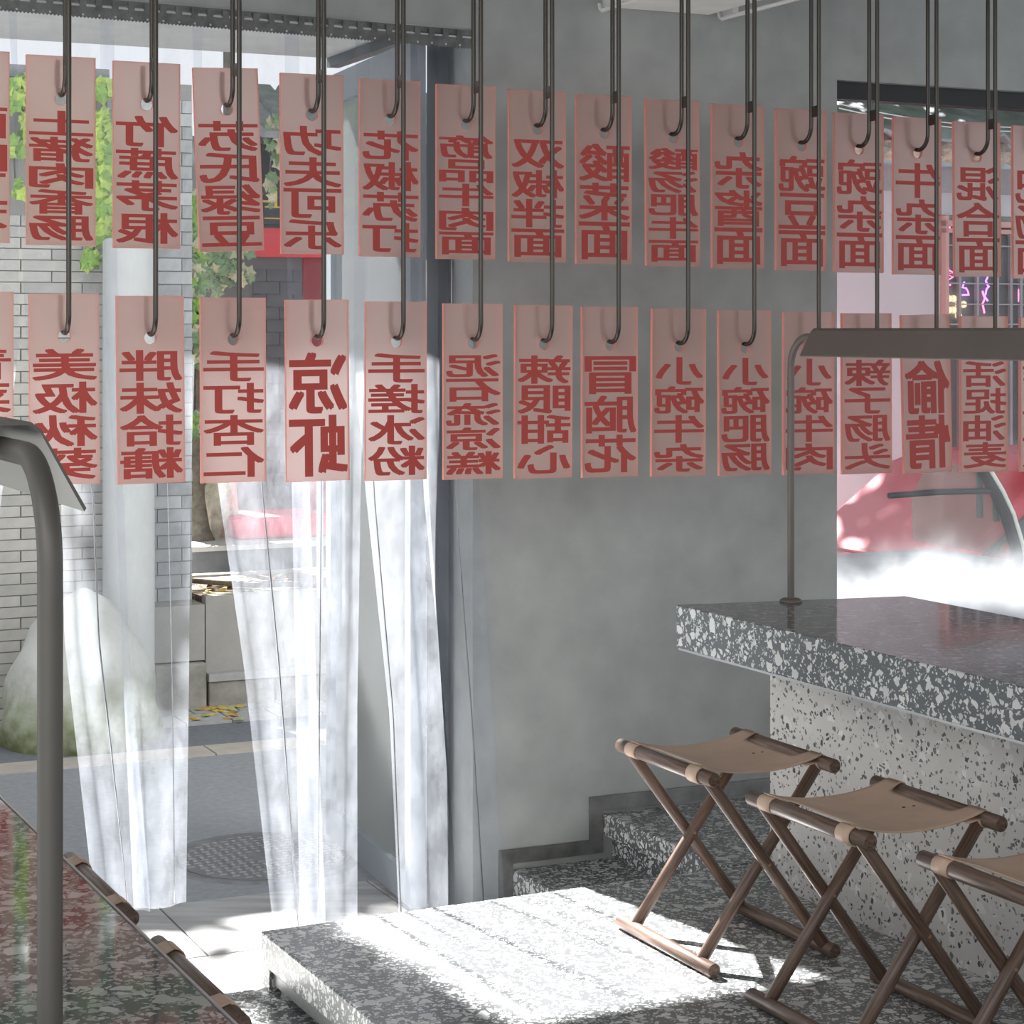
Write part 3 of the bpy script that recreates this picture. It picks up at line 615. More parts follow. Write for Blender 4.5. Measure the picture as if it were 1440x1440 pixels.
# ------------------------------------------------------------------ strip curtain and its rail
DR = -.045
rail = thing('curtain_rail', 'dark hinged metal rail with serrated edge along the top of the doorway', 'curtain rail', wp(-.8, DR, Z(300, 27, DR)))
zr = lambda s_: Z(663, 57, DR)+(S(663, DR)-s_)*(Z(0, 2, DR)-Z(663, 57, DR))/(S(663, DR)-S(0, DR))
sR0, sR1 = S(-160, DR), S(664, DR)
def railstrip(z0o, z1o, d0, d1):
    q = MB(); a = []
    for s_ in (sR0, sR1):
        for d in (d0, d1):
            for zo in (z0o, z1o): a.append(wp(s_, DR+d, zr(s_)+zo))
    q.add(a, [(0, 1, 3, 2), (4, 6, 7, 5), (0, 4, 5, 1), (2, 3, 7, 6), (0, 2, 6, 4), (1, 5, 7, 3)]); return q
part('bar', railstrip(.012, .026, -.008, .006), M['rail'], rail)
part('pin', railstrip(.002, .008, -.012, -.006), M['chrome'], rail, label='bright hinge pin')
n_ = int((sR1-sR0)/.0405); SK = 0
for k in range(n_):
    s_ = sR0+.02+k*.0405; z_ = zr(s_)
    q = MB(); q.wbox(s_-.008, s_+.008, DR-.016, DR-.004, z_-.004, z_+.022); part('hinge_clip', q, M['rail'], rail)
    q = MB(); q.wbox(s_-.0025, s_+.0025, DR-.0165, DR-.0155, z_-.02, z_-.015); part('screw', q, M['chrome'], rail)
# serrated clamp plate
q = MB(); poly = []; ns = 330
for k in range(ns+1):
    s_ = sR0+(sR1-sR0)*k/ns; poly.append((s_, zr(s_)-.026+(.004 if k % 2 else 0)))
top = [(sR1, zr(sR1)+.003), (sR0, zr(sR0)+.003)]
vsl = []; fsl = []
for k in range(ns+1):
    s_ = poly[k][0]; vsl += [wp(s_, DR-.0145, poly[k][1]), wp(s_, DR-.0145, zr(s_)+.003), wp(s_, DR-.0125, poly[k][1]), wp(s_, DR-.0125, zr(s_)+.003)]
for k in range(ns):
    a = 4*k; b = a+4; fsl += [(a, b, b+1, a+1), (a+2, a+3, b+3, b+2), (a, a+2, b+2, b)]
q.add(vsl, fsl); part('clamp_plate', q, M['rail'], rail)

def strip(rows, folds, amp, phase, dof, label, lift=.0):
    """rows: (py, left px, right px) read at the curtain plane; folds waves across"""
    dC = DR-.012+dof; rows = [(Z((a+b)/2, py, dC), S(a, dC), S(b, dC)) for py, a, b in rows]
    nz, nx = 60, 72; zt0 = rows[0][0]; zb0 = rows[-1][0]; vs = []; fs = []; rnd = random.Random(int(phase*100))
    for j in range(nz+1):
        z = zt0+(zb0-zt0)*j/nz
        for q in range(len(rows)-1):
            if rows[q][0] >= z >= rows[q+1][0]-1e-6: break
        k = (rows[q][0]-z)/(rows[q][0]-rows[q+1][0]); a = rows[q][1]*(1-k)+rows[q+1][1]*k; b = rows[q][2]*(1-k)+rows[q+1][2]*k
        t = j/nz; am = amp*min(1, .04+t*1.9)
        for i in range(nx+1):
            u = i/nx; w = math.sin(u*folds*2*PI+phase+.8*math.sin(t*2.2+phase))
            w = math.copysign(abs(w)**.6, w)
            zz = z if j else z+.0
            if j == 0: zz = zr(a+(b-a)*u)-.012
            vs.append(wp(a+(b-a)*u, dC+am*w-.014*math.sin(t*PI)*lift, zz))
    for j in range(nz):
        for i in range(nx): p = j*(nx+1)+i; fs.append((p, p+1, p+nx+2, p+nx+1))
    mb = MB(); mb.add(vs, fs, 0, True)
    c = wp((rows[0][1]+rows[0][2])/2, dC, zb0)
    o = solo('plastic_strip', mb, M['pvc'], label, 'strip curtain', c, 'clear plastic strips of the door curtain'); return o
strip([(20, -150, 24), (480, -160, 28), (700, -170, 4), (1300, -190, -60)], 1.2, .016, .4, 0, 'clear plastic curtain strip at the far left edge')
strip([(22, 12, 160), (500, 40, 165), (700, 88, 172), (900, 93, 178), (1210, 128, 205), (1285, 134, 210)], 1.4, .018, 1.3, 0, 'clear plastic strip falling in front of the white pole, left edge swept right')
strip([(36, 140, 285), (500, 150, 275), (700, 165, 270), (950, 175, 268), (1275, 190, 264)], 1.0, .014, 2.4, .03, 'clear plastic strip hanging over the grey brick pier')
strip([(40, 270, 420), (480, 288, 425), (690, 310, 432), (930, 345, 440), (1310, 388, 455)], 1.3, .02, 3.1, 0, 'milky plastic strip slanting down right of the open gap')
strip([(48, 400, 520), (500, 405, 510), (700, 410, 505), (1000, 415, 500), (1310, 420, 500)], 1.1, .014, 4.0, .035, 'clear plastic strip in front of the glass door edge')
strip([(54, 500, 600), (500, 495, 590), (700, 512, 600), (1000, 545, 620), (1300, 560, 640)], 1.0, .018, 5.2, 0, 'clear plastic strip slanting across the glass door')
strip([(58, 585, 662), (500, 590, 665), (700, 598, 672), (1000, 628, 690), (1285, 645, 708)], 1.6, .014, 6.1, .03, 'bunched plastic strip at the right jamb with its hem above the step')

# ------------------------------------------------------------------ right window
wn = sgroup('window_1', wp(WIN0, .05, ZWB))
mb = MB(); mb.wbox(WIN0+.001, WIN1-.001, .03, .09, ZWT-.052, ZWT-.0005); part('head_frame', mb, M['black'], wn)
mb = MB(); mb.wbox(WIN0+.0005, WIN0+.008, .03, .09, ZWB+.001, ZWT-.052); part('side_frame', mb, M['black'], wn)
mb = MB(); mb.wbox(WIN0+.008, WIN1-.001, .03, .09, ZWB+.0005, ZWB+.04); part('sill_frame', mb, M['black'], wn)
zf0, zf1 = Z(1300, 860), Z(1300, 690)
M['frost'] = glass('window pane with fading frosted film', (.93, .95, .97), .04, (zf0+.11-ZWB, zf1+.11-ZWB))
mb = MB(); mb.wbox(WIN0+.008, WIN1-.002, .056, .062, ZWB+.04, ZWT-.052); part('pane', mb, M['frost'], wn)
# tubes under the ceiling
for i, (pa, lb) in enumerate((((845, 15), 'slim white ceiling conduit left of the bright panel'), ((1013, 27), 'slim white ceiling conduit with socket right of the bright panel'))):
    s_, z_ = on_d(*pa, -.02); mb = MB()
    t = thing('conduit', lb, 'conduit', wp(s_, -.02, z_)); mb.tube([wp(s_, -.012, z_+.02), wp(s_, -.016, z_+.008), wp(s_, -.028, z_), wp(s_, -.3, z_), wp(s_, -1.5, z_)], .0062, 10); part('pipe', mb, M['tube'], t)
    mb = MB(); mb.wbox(s_+.01, s_+.03, -.07, -.008, z_+.013, z_+.033); part('socket', mb, M['tube'], t)

# ------------------------------------------------------------------ doorway outside: canopy, open glass door
ZCN = CAMZ+.865; sCR = S(603, .2)
cn = thing('entrance_canopy', 'flat grey canopy over the doorway with dark end beam', 'canopy', wp(-1, .5, ZCN))
mb = MB(); mb.wbox(-3.2, sCR, WT+.001, 1.04, ZCN, ZCN+.12); part('soffit_slab', mb, M['canopy'], cn)
mb = MB(); mb.wbox(sCR, sCR+.04, WT+.001, 1.04, ZCN-.03, ZCN+.12); part('end_beam', mb, M['darkframe'], cn)
dn = on_z(588, 1277, .02); df = on_z(468, 1172, .02); dz1 = CAMZ+.795
dv = (df-dn); dl = dv.length; dvn = dv.normalized(); dnn = Vector((-dvn.y, dvn.x, 0))
dr = thing('glass_door', 'tall glass door in a grey metal frame standing open outwards', 'door', (dn.x, dn.y, 0))
def dbox(a, b, z0, z1, th=.022):
    q = MB(); c = dn+dvn*((a+b)/2); q.box((c.x, c.y, (z0+z1)/2), dvn, dnn, (0, 0, 1), (b-a)/2, th, (z1-z0)/2); return q
part('bottom_rail', dbox(0, dl, .02, .11), M['greyframe'], dr); part('top_rail', dbox(0, dl, dz1-.09, dz1), M['greyframe'], dr)
part('hinge_stile', dbox(0, .05, .11, dz1-.09), M['greyframe'], dr); part('lock_stile', dbox(dl-.055, dl, .11, dz1-.09), M['greyframe'], dr)
part('pane', dbox(.05, dl-.055, .11, dz1-.09, .004), M['glass'], dr)
mb = MB(); c = dn+dvn*(dl-.03)-dnn*.05*(1 if dnn.x > 0 else -1)
mb.tube([c+Vector((0, 0, .75)), c+Vector((0, 0, 1.5))], .011, 10); part('pull_handle', mb, M['chrome'], dr)
# dark frame post of the doorway just inside the jamb
mb = MB(); mb.wbox(S(602, .19), S(617, .19), .12, .199, 0.002, ZTRK+.03); struct('trim_1', mb, M['darkframe'])

# ------------------------------------------------------------------ street ground
mb = MB(); a = [wp(-8, .5, 0), wp(12, .5, 0), wp(12, 2.38, 0), wp(-8, 2.38, 0)]; mb.prism([(p.x, p.y) for p in a], -.1, -.004); struct('street', mb, M['asphalt'])
kb = sgroup('kerb_line', wp(-1, 2.46, -.1))
for k in range(9):
    mb = MB(); mb.wbox(-2.6+k*.62, -2.6+k*.62+.612, 2.38, 2.55, -.1, .002); part('kerb_stone', mb, M['kerb'], kb)
mb = MB(); mb.wbox(-8, 12, 2.55, 2.98, -.1, -.006); struct('gutter', mb, M['gutter'])
pv = sgroup('pavement', wp(-1, 2.9, -.1))
mb = MB(); mb.wbox(-8, 12, 2.98, 9, -.1, -.012); part('bedding', mb, M['mortar'], pv)
PB = None; mb = MB(); mb.abox(-.094, .094, -.094, .094, -.02, .004); PM = mesh('paver', mb, M['paver'])
for j in range(2):
    for k in range(26):
        p = wp(-2.7+k*.195+(.09 if j else 0), 3.08+j*.2, random.uniform(-.001, .001)); o = link('paver', PM, pv); o.location = p-pv.location; o.rotation_euler = (0, 0, AW)
th = sgroup('threshold', wp(-.8, .2, 0))
jn = on_z(228, 1280, 0); sj = (jn-OW).dot(VW)
for k in range(-3, 4):
    s_ = sj+k*.62; mb = MB(); e = .0025
    mb.wbox(s_+e, s_+.62-e, .002, .495, -.03, .0005); bevel(part('stone_slab', mb, M['stone'], th), .002, 1)
mb = MB(); mb.wbox(-4, 3, .0, .5, -.1, -.03); part('bedding', mb, M['mortar_dark'], th)
# manhole
mc = on_z(372, 1206, -.004); mh = thing('manhole_cover', 'round cast iron manhole cover with raised pads set in the asphalt', 'manhole cover', (mc.x, mc.y, -.003))
mb = MB(); mb.lathe([(.305, 0), (.302, .004), (.268, .004), (.266, .0005)], (mc.x, mc.y, -.004), 48); part('ring', mb, M['iron'], mh)
mb = MB(); mb.lathe([(.262, 0), (.262, .003)], (mc.x, mc.y, -.003), 48); part('disc', mb, M['iron'], mh)
mb = MB()
for i in range(-8, 9):
    for j in range(-8, 9):
        x, y = i*.03, j*.03
        if x*x+y*y < .245**2 and not (abs(x) < .05 and abs(y) < .05):
            c = Vector((mc.x, mc.y, .0012))+VC*x+UC*y; h = (.011, .004) if (i+j) % 2 else (.005, .011); mb.box(c, VC, UC, (0, 0, 1), h[0], h[1], .0022)
o = part('tread_pads', mb, M['ironpad'], mh); o['kind'] = 'stuff'

# ------------------------------------------------------------------ opposite side of the lane
def brickfield(parent, s0, s1, z0, z1, d, bw, bh, mats, proud=.006, j=.003, lim=300, skipf=None, name='brick'):
    rows = int((z1-z0)/bh); cnt = 0; mes = []
    for m in mats:
        q = MB(); q.box((0, 0, 0), (1, 0, 0), (0, 1, 0), (0, 0, 1), bw/2-j, .02, bh/2-j*.7); mes.append(mesh(name, q, m))
    for r in range(rows):
        x = s0-(bw/2 if r % 2 else 0)
        while x < s1-.01 and cnt < lim:
            a, b = max(x, s0), min(x+bw, s1)
            if b-a > .03 and not (skipf and skipf((a+b)/2, z0+(r+.5)*bh)):
                o = link(name, random.choice(mes), parent); o.location = wp((a+b)/2, d+.02-proud+random.uniform(-.0015, .0015), z0+(r+.5)*bh)-parent.location
                o.rotation_euler = (0, 0, AW); o.scale = ((b-a)/bw, 1, 1); cnt += 1
            x += bw
DB = 3.37
bwl = thing('brick_wall', 'pale grey brick wall across the lane at the left edge', 'wall', wp(-1.2, DB+.1, 0))
sL0, sL1 = S(-60, DB), S(150, DB)
zt1 = Z(30, 110, DB)
mb = MB(); mb.wbox(-6, sL1, DB+.004, DB+.3, -.02, zt1); part('backing', mb, M['mortar'], bwl)
brickfield(bwl, sL0, sL1, Z(30, 1010, DB), Z(30, 300, DB), DB, .254, .046, [M['brick_cream'], M['brick_cream'], M['brick_cream2']])
mb = MB(); mb.wbox(-6, sL1, DB-.05, DB+.34, zt1, zt1+.05); part('coping', mb, M['rooftile'], bwl)
pier = thing('brick_pier', 'grey brick pier beside the white pole on a rough stone footing', 'wall', wp(S(245, DB), DB, 0))
sp0, sp1 = S(150, DB), S(270, DB); zpb = Z(245, 845, DB)
mb = MB(); mb.wbox(sp0, sp1, DB+.004, DB+.45, zpb-.02, Z(245, 118, DB)); part('backing', mb, M['mortar'], pier)
brickfield(pier, sp0, sp1, zpb, Z(245, 125, DB), DB, .215, .056, [M['brick_grey'], M['brick_grey'], M['brick_grey2']], lim=290)
mb = MB(); mb.wbox(sp0, sp1+.05, DB-.02, DB+.45, Z(245, 930, DB), zpb-.02); part('plinth', mb, M['concrete'], pier)
for k in range(2):
    w = (sp1-sp0)/2; mb = MB(); mb.wbox(sp0+k*w+.004, sp0+(k+1)*w+(.05 if k else -.004), DB-.05+random.uniform(-.01, .01), DB+.3, -.011, Z(245, 932, DB)); bevel(part('footing_stone', mb, M['stonebase'], pier), .01)
# white pole and mossy mound at its foot
s_ = S(181, 3.19); pr = (S(217, 3.19)-S(146, 3.19))/2; c = wp(s_, 3.19, 0)
mb = MB(); mb.lathe([(pr, -.01), (pr, Z(181, 340, 3.19)), (pr*.9, Z(181, 336, 3.19))], (c.x, c.y, 0), 32)
solo('utility_pole', mb, M['plaster_white'], 'thick round white post in front of the grey brick pier', 'post', (c.x, c.y, 0))
c = wp(S(98, 3.1), 2.9, 0)
mb = MB(); prof = []; HM = .60
for k in range(13):
    t = k/12; prof.append((.30*(1-t**2.3)**.72+.01, -.01+HM*t))
mb.lathe(prof, (c.x, c.y, 0), 36)
for i, v in enumerate(mb.v):
    v.x += .012*math.sin(v.z*23+v.y*19); v.y += .012*math.sin(v.x*21+v.z*17)
solo('concrete_mound', mb, M['mossy'], 'rounded lime-white mound stained with green moss at the foot of the pole', 'mound', (c.x, c.y, 0))
# blue sign on the wall
mb = MB(); a, b = S(153, DB-.03), S(170, DB-.03); mb.wbox(a, b, DB-.036, DB-.03, Z(157, 262, DB), Z(157, 222, DB))
bs = thing('street_sign', 'small blue enamel sign on the brick wall among ivy', 'sign', wp(a, DB-.03, Z(157, 262, DB))); part('plate', mb, M['blue'], bs)
mb = MB()
for k in range(4): mb.wbox(a+.006, a+.026, DB-.038, DB-.0365, Z(157, 258-k*9, DB), Z(157, 254-k*9, DB))
part('characters', mb, M['white'], bs)

# leaves
def leafmesh(name, m, sz):
    pts = []
    for k in range(10):
        a = PI/2+2*PI*k/10; r = sz*(1 if k % 2 == 0 else .62); pts.append((r*math.cos(a), r*math.sin(a)*1.05))
    q = MB(); q.add([(0, -.12*sz, 0)]+[(x, .1*sz*math.sin(3*i), z) for i, (x, z) in enumerate(pts)], [(0, i+1, (i+1) % 10+1) for i in range(10)]); return mesh(name, q, m)
LM = {k: leafmesh('leaf', M[k], .04) for k in ('leafA', 'leafB', 'leafC', 'leafD')}
def vine(label, clusters, d, kinds, name='ivy_vine', cat='plant'):
    c0 = clusters[0]; b = wp(S(c0[0], d), d, Z(c0[0], c0[1], d)); t = thing(name, label, cat, b); mb = MB()
    pts = [wp(S(x, d), d+.02, Z(x, y, d)) for x, y, *_ in clusters]
    if len(pts) > 1: mb.tube(pts, .004, 6); part('stem', mb, M['bark'], t)
    for (x, y, rx, ry, n) in clusters:
        for k in range(n):
            a = random.uniform(0, 2*PI); q = math.sqrt(random.random()); lx, ly = x+rx*q*math.cos(a), y+ry*q*math.sin(a); dd_ = d-random.uniform(0, .06)
            o = link('leaf', LM[random.choice(kinds)], t); o.location = wp(S(lx, dd_), dd_, Z(lx, ly, dd_))-b
            o.rotation_euler = (random.uniform(-.5, .5), random.uniform(-.6, .6)+PI*random.choice((0, 1)), AW+random.uniform(-.6, .6)); f_ = random.uniform(.55, 1.1); o.scale = (f_, f_, f_)
vine('lime green ivy trailing down the wall left of the pole', [(146, 125, 14, 12, 14), (143, 180, 14, 26, 34), (148, 235, 14, 28, 34), (145, 290, 16, 26, 32), (140, 330, 16, 16, 16), (128, 365, 10, 16, 10)], DB-.06, ['leafA', 'leafB', 'leafB'])
vine('bright green ivy at the far left edge under the canopy', [(42, 115, 16, 10, 18), (20, 130, 16, 24, 24), (45, 175, 14, 30, 26), (20, 205, 14, 14, 12), (25, 280, 10, 30, 6)], DB-.06, ['leafA', 'leafB'])
DV = 5.15
vine('dusty climbing plant with pale dry leaves beside the dark shop', [(395, 215, 12, 20, 12), (385, 190, 12, 26, 18), (380, 260, 8, 30, 12), (300, 372, 30, 14, 30), (330, 385, 26, 16, 26), (292, 400, 22, 18, 26), (318, 352, 40, 10, 20)], DV, ['leafC', 'leafC', 'leafD'])
vine('narrow green creeper on the timber board beside the pier', [(276, 290, 6, 20, 10), (278, 340, 6, 30, 14), (276, 400, 8, 30, 18), (280, 450, 8, 26, 16), (277, 490, 7, 22, 12), (276, 600, 6, 16, 8)], 3.55, ['leafA', 'leafC', 'leafD'])

# planter with soil, leaf litter
DP = 3.35; zpt, zpb2 = Z(300, 838, DP), Z(300, 945, DP)
pl = thing('planter', 'long grey concrete planter on a stone ledge in the gap of the curtain', 'planter', wp(.4, DP, 0))
sp2 = sp1+.055
mb = MB(); mb.wbox(sp2, sp2+2.2, DP, DP+.06, zpb2, zpt); mb.wbox(sp2, sp2+2.2, DP+.74, DP+.8, zpb2, zpt); part('trough', mb, M['concrete'], pl)
mb = MB(); mb.wbox(sp2, sp2+2.2, DP+.06, DP+.74, zpb2, zpt-.01); part('soil', mb, M['soil'], pl)
mb = MB(); mb.wbox(sp2, sp2+2.2, DP-.05, DP+.8, Z(300, 956, DP), zpb2); part('ledge', mb, M['paver'], pl)
for k in range(7):
    w = .3; mb = MB(); mb.wbox(sp2+k*w+.004, sp2+(k+1)*w-.004, DP-.03+random.uniform(-.01, .01), DP+.5, -.011, Z(300, 957, DP)-.001); bevel(part('base_stone', mb, M['stonebase'] if k < 2 else M['concrete'], pl), .008)
mb = MB(); mb.tube([wp(sp2+.0, DP+.35, zpt+.03), wp(sp2+.25, DP+.12, zpt+.02), wp(sp2+.7, DP+.1, zpt+.01)], .012, 8); part('root', mb, M['bark'], pl)
# fallen leaves
q = MB(); LF = {}
for kk in ('leafY', 'leafO', 'leafG'):
    q = MB(); n = 8; pts = [(.024*math.cos(2*PI*i/n)*(1.35 if i in (0, 4) else 1), .022*math.sin(2*PI*i/n), .004*math.cos(2*PI*i/n*2)) for i in range(n)]; q.add([(0, 0, .006)]+pts, [(0, i+1, (i+1) % n+1) for i in range(n)]); LF[kk] = mesh('fallen_leaf', q, M[kk])
for k in range(46):
    px = random.uniform(266, 338); py = random.uniform(984, 1001) if k < 36 else random.uniform(1001, 1012); p = on_z(px, py, .006)
    if (p-OW).dot(UW) > DP-.075: p = p-UW*((p-OW).dot(UW)-DP+.075+random.uniform(0, .04))
    kk = random.choice(['leafY', 'leafY', 'leafO', 'leafG']); o = link('fallen_leaf', LF[kk], None, (p.x, p.y, .006), random.uniform(0, 6.2))
    tag(o, 'small dry fallen leaf on the pavers below the stone ledge', 'leaf', 'fallen leaves at the planter foot'); o.scale = [random.uniform(.6, 1.1)]*3
for k in range(60):
    p = wp(sp2+random.uniform(.02, .55), DP+random.uniform(.08, .6), zpt-.002)
    kk = random.choice(['leafY', 'leafO', 'leafG']); o = link('litter_leaf', LF[kk], pl); o.location = p-pl.location; o.rotation_euler = (random.uniform(-.4, .4), random.uniform(-.4, .4), random.uniform(0, 6)); o.scale = [random.uniform(.4, .8)]*3
# steps of slate behind planter, tree trunk, rock
DS = 4.32
mb = MB(); z1_ = Z(290, 765, DS+.2); mb.wbox(S(262, DS), S(262, DS)+1.5, DS, DS+.8, 0, Z(290, 775, DS)); sb2 = thing('slate_step', 'dark slate step behind the planter', 'step', wp(S(262, DS), DS, 0)); part('lower_block', mb, M['slate'], sb2)
mb = MB(); mb.wbox(S(262, DS), S(262, DS)+1.5, DS-.02, DS+.8, Z(290, 775, DS), Z(290, 768, DS)); part('cap', mb, M['paver'], sb2)
zs_ = Z(290, 768, DS)
b = b_tr = wp(S(281, 4.6), 4.6, zs_); mb = MB(); mb.tube([b, b+Vector((.0, 0, .05)), b+Vector((-.015, 0, .2)), b+Vector((-.03, .02, .7)), b+Vector((-.06, .05, 1.4))], .04, 12, radii=[.075, .05, .04, .035, .03]); tr_ = thing('tree', 'slim tree trunk rising from the slate step beside the rock', 'tree', b); part('trunk', mb, M['bark'], tr_)
for k in range(16):
    o = link('leaf', LM['leafC'], tr_); o.location = Vector((random.uniform(-.12, .0), random.uniform(-.1, .1), random.uniform(.22, .6))); o.rotation_euler = (random.uniform(-1, 1), random.uniform(-1, 1), random.uniform(0, 6)); o.scale = [1.2]*3
b = wp(S(308, 4.75), 4.75, zs_); mb = MB(); mb.blob(b+Vector((.0, 0, .12)), .10, .09, .27, 14, 12, .12, 3, 0, False)
for v in mb.v: v.z = max(v.z, zs_)
solo('garden_rock', mb, M['rock'], 'craggy pale limestone rock on the slate step', 'rock', b)
# timber board with yellow neon writing; red boxes
DW = 4.86; sb0, sb1 = S(255, DW), S(312, DW)
bd = thing('neon_sign', 'orange timber board with a column of yellow neon writing', 'sign', wp(sb0, DW, Z(276, 672, DW)))
npl = 3
for k in range(npl):
    a = sb0+(sb1-sb0)*k/npl; mb = MB(); mb.wbox(a+.002, a+(sb1-sb0)/npl-.002, DW, DW+.03, Z(276, 668, DW), Z(276, 470, DW)); part('plank', mb, M['orange_wood'], bd)
def scribble(cx, cy, w, h, d, seed, n=9):
    rnd = random.Random(seed); return [wp(S(cx+w*(rnd.random()-.5), d), d, Z(cx, cy+h*((i+.5)/n-.5)+rnd.uniform(-4, 4), d)) for i in range(n)]
for i, (cy, h) in enumerate(((510, 40), (550, 36), (598, 24), (633, 26))):
    mb = MB()
    for q_ in range(2): mb.tube(scribble(276.5, cy, 11, h, DW-.02, i*5+q_, 8), .0035, 6)
    part('neon_character', mb, M['neon_yellow'], bd)
bx = thing('red_crate', 'stacked red crates at the foot of the timber board', 'crate', wp(S(268, 4.75), 4.75, zs_))
for k, (a, b_, y0, y1) in enumerate(((262, 279, 765, 672), (281, 302, 705, 680))):
    mb = MB(); mb.wbox(S(a, 4.75), S(b_, 4.75), 4.74, 4.82, max(zs_, Z(280, y0, 4.75)), Z(280, y1, 4.75)); part('crate_side', mb, M['red'], bx)

# dark shop behind (seen through the curtain)
DK = 5.3; sk0, sk1 = S(290, DK), S(700, DK)
zr1, zr2 = Z(400, 322, DK), Z(400, 362, DK)
dsh = thing('dark_shop', 'dark brick shop with red lintel and black signboard seen through the plastic strips', 'building', wp((sk0+sk1)/2, DK, 0))
mb = MB(); mb.wbox(sk0, sk1+.6, DK+.005, DK+.5, 0, Z(400, 190, DK)); part('wall', mb, M['mortar_dark'], dsh)
brickfield(dsh, S(355, DK), S(425, DK), Z(400, 700, DK), zr2-.005, DK, .15, .068, [M['brick_dark']], lim=200)
mb = MB(); mb.wbox(S(352, DK), S(560, DK), DK-.06, DK+.02, zr2, zr1); part('lintel', mb, M['red'], dsh, label='red painted lintel')
mb = MB(); mb.wbox(S(355, DK), S(440, DK), DK-.04, DK, zr1+.02, Z(400, 205, DK)); part('signboard', mb, M['black'], dsh)
mb = MB(); 
for (x, y, w, h) in ((383, 264, 8, 3), (388, 280, 4, 22), (380, 284, 20, 3), (386, 292, 26, 2), (392, 308, 40, 1.6), (412, 270, 14, 3), (412, 285, 3, 26)):
    mb.wbox(S(x-w/2, DK-.05), S(x+w/2, DK-.05), DK-.05, DK-.041, Z(x, y+h/2, DK), Z(x, y-h/2, DK))
part('gold_characters', mb, M['gold'], dsh)
mb = MB(); mb.wbox(S(425, DK), S(458, DK), DK-.02, DK+.01, 0.0, zr2-.002); part('door_leaf', mb, M['darkred'], dsh, label='dark red door')
mb = MB(); mb.wbox(S(458, DK), S(700, DK), DK-.02, DK+.01, 0.0, zr2-.002); part('side_wall', mb, M['kerb'], dsh)
for k in range(12):
    a = S(350, DK)+k*.16; z0_ = Z(400, 200, DK); mb = MB()
    mb.extr([(0, 0), (.15, 0), (.13, .035), (.02, .035)], wp(a, DK-.22, z0_), VW, (0, 0, 1), UW+Vector((0, 0, .45)), .75); part('roof_tile', mb, M['rooftile'], dsh)
mb = MB(); mb.wbox(S(385, DK-.1), S(408, DK-.1), DK-.12, DK-.06, Z(395, 322+2, DK), Z(395, 322+40, DK)); 
# red bench and blue-grey things low down
bn = thing('red_bench', 'low red covered bench seen hazily through the plastic strips', 'bench', wp(S(390, 4.65), 4.65, zs_))
mb = MB(); mb.wbox(S(322, 4.65), S(458, 4.65), 4.5, 4.9, Z(390, 757, 4.5), Z(390, 726, 4.5)); bevel(part('seat', mb, M['redfab'], bn), .02, 3)
mb = MB(); mb.wbox(S(330, 4.65), S(450, 4.65), 4.6, 4.8, zs_, Z(390, 757, 4.5)); part('plinth', mb, M['slate'], bn)
# pale house filling the view behind the glass door
mb = MB(); ph = thing('pale_house', 'pale rendered house wall behind the open glass door', 'building', wp(1.6, 6.05, 0))
mb.wbox(S(560, 6.05), S(760, 6.05), 6.05, 6.3, 0, Z(600, 170, 6.05)); part('wall', mb, M['plaster_white'], ph)
mb = MB(); mb.wbox(S(575, 6.05), S(610, 6.05), 6.02, 6.05, Z(600, 420, 6.05), Z(600, 250, 6.05)); part('window', mb, M['pane'], ph)

# unseen crown added to the tree above the picture, shaped to shade the lane
mb = MB(); top0 = b_tr+Vector((-.06, .05, 1.4)); crc = wp(0, 6.2, 4.6)
hb = wp(S(322, 4.7), 4.7, 2.2); mb.tube([top0, hb, hb+Vector((0, 0, 2.1)), crc], .03, 8)
for s_, d_ in ((-3, 6.5), (-1.5, 5.4), (2.5, 6.4), (5.5, 5.5), (1.2, 5.2)): mb.tube([crc, (crc+wp(s_, d_, 4.7))/2+Vector((0, 0, .2)), wp(s_, d_, 4.6)], .025, 6)
part('branches', mb, M['bark'], tr_)  # unseen branches added to carry that crown
def crown(name, s0_, s1_, d0_, d1_, z0_, z1_, n, sz=.11):
    rnd = random.Random(5); q = MB()
    for i in range(n):
        c = wp(rnd.uniform(s0_, s1_), rnd.uniform(d0_, d1_), rnd.uniform(z0_, z1_))
        a = Vector((rnd.gauss(0, 1), rnd.gauss(0, 1), rnd.gauss(0, .6))).normalized(); b2 = a.orthogonal().normalized(); h = sz*rnd.uniform(.7, 1.2)
        q.add([c-a*h, c-b2*h*.5, c+a*h, c+b2*h*.5], [(0, 1, 2, 3)])
    o = part(name, q, M['leafC'], tr_); o['kind'] = 'stuff'
tS = math.tan(SUN_EL)
crown('shade_leaves', -4.5, 1.9, 5.2, 7.8, 4.0, 4.7, 7500)
crown('shade_leaves', .5, 8.0, 2.2, 3.55, 4.1, 4.7, 4200, .13)
crown('shade_leaves', .5, 8.0, 4.75, 7.95, 4.1, 4.8, 12500, .13)
g0 = on_z(500, 1370, ZP); g1 = g0-SUN_AZ*4.45; sg, dg_ = (g1-OW).dot(VW), (g1-OW).dot(UW)
crown('shade_leaves', sg-.10, sg+.12, dg_-.5, dg_+.1, ZP+4.45*tS-.5, ZP+4.45*tS+.35, 420, .07)  # unseen clump set sunward of the platform's left strip to shade it

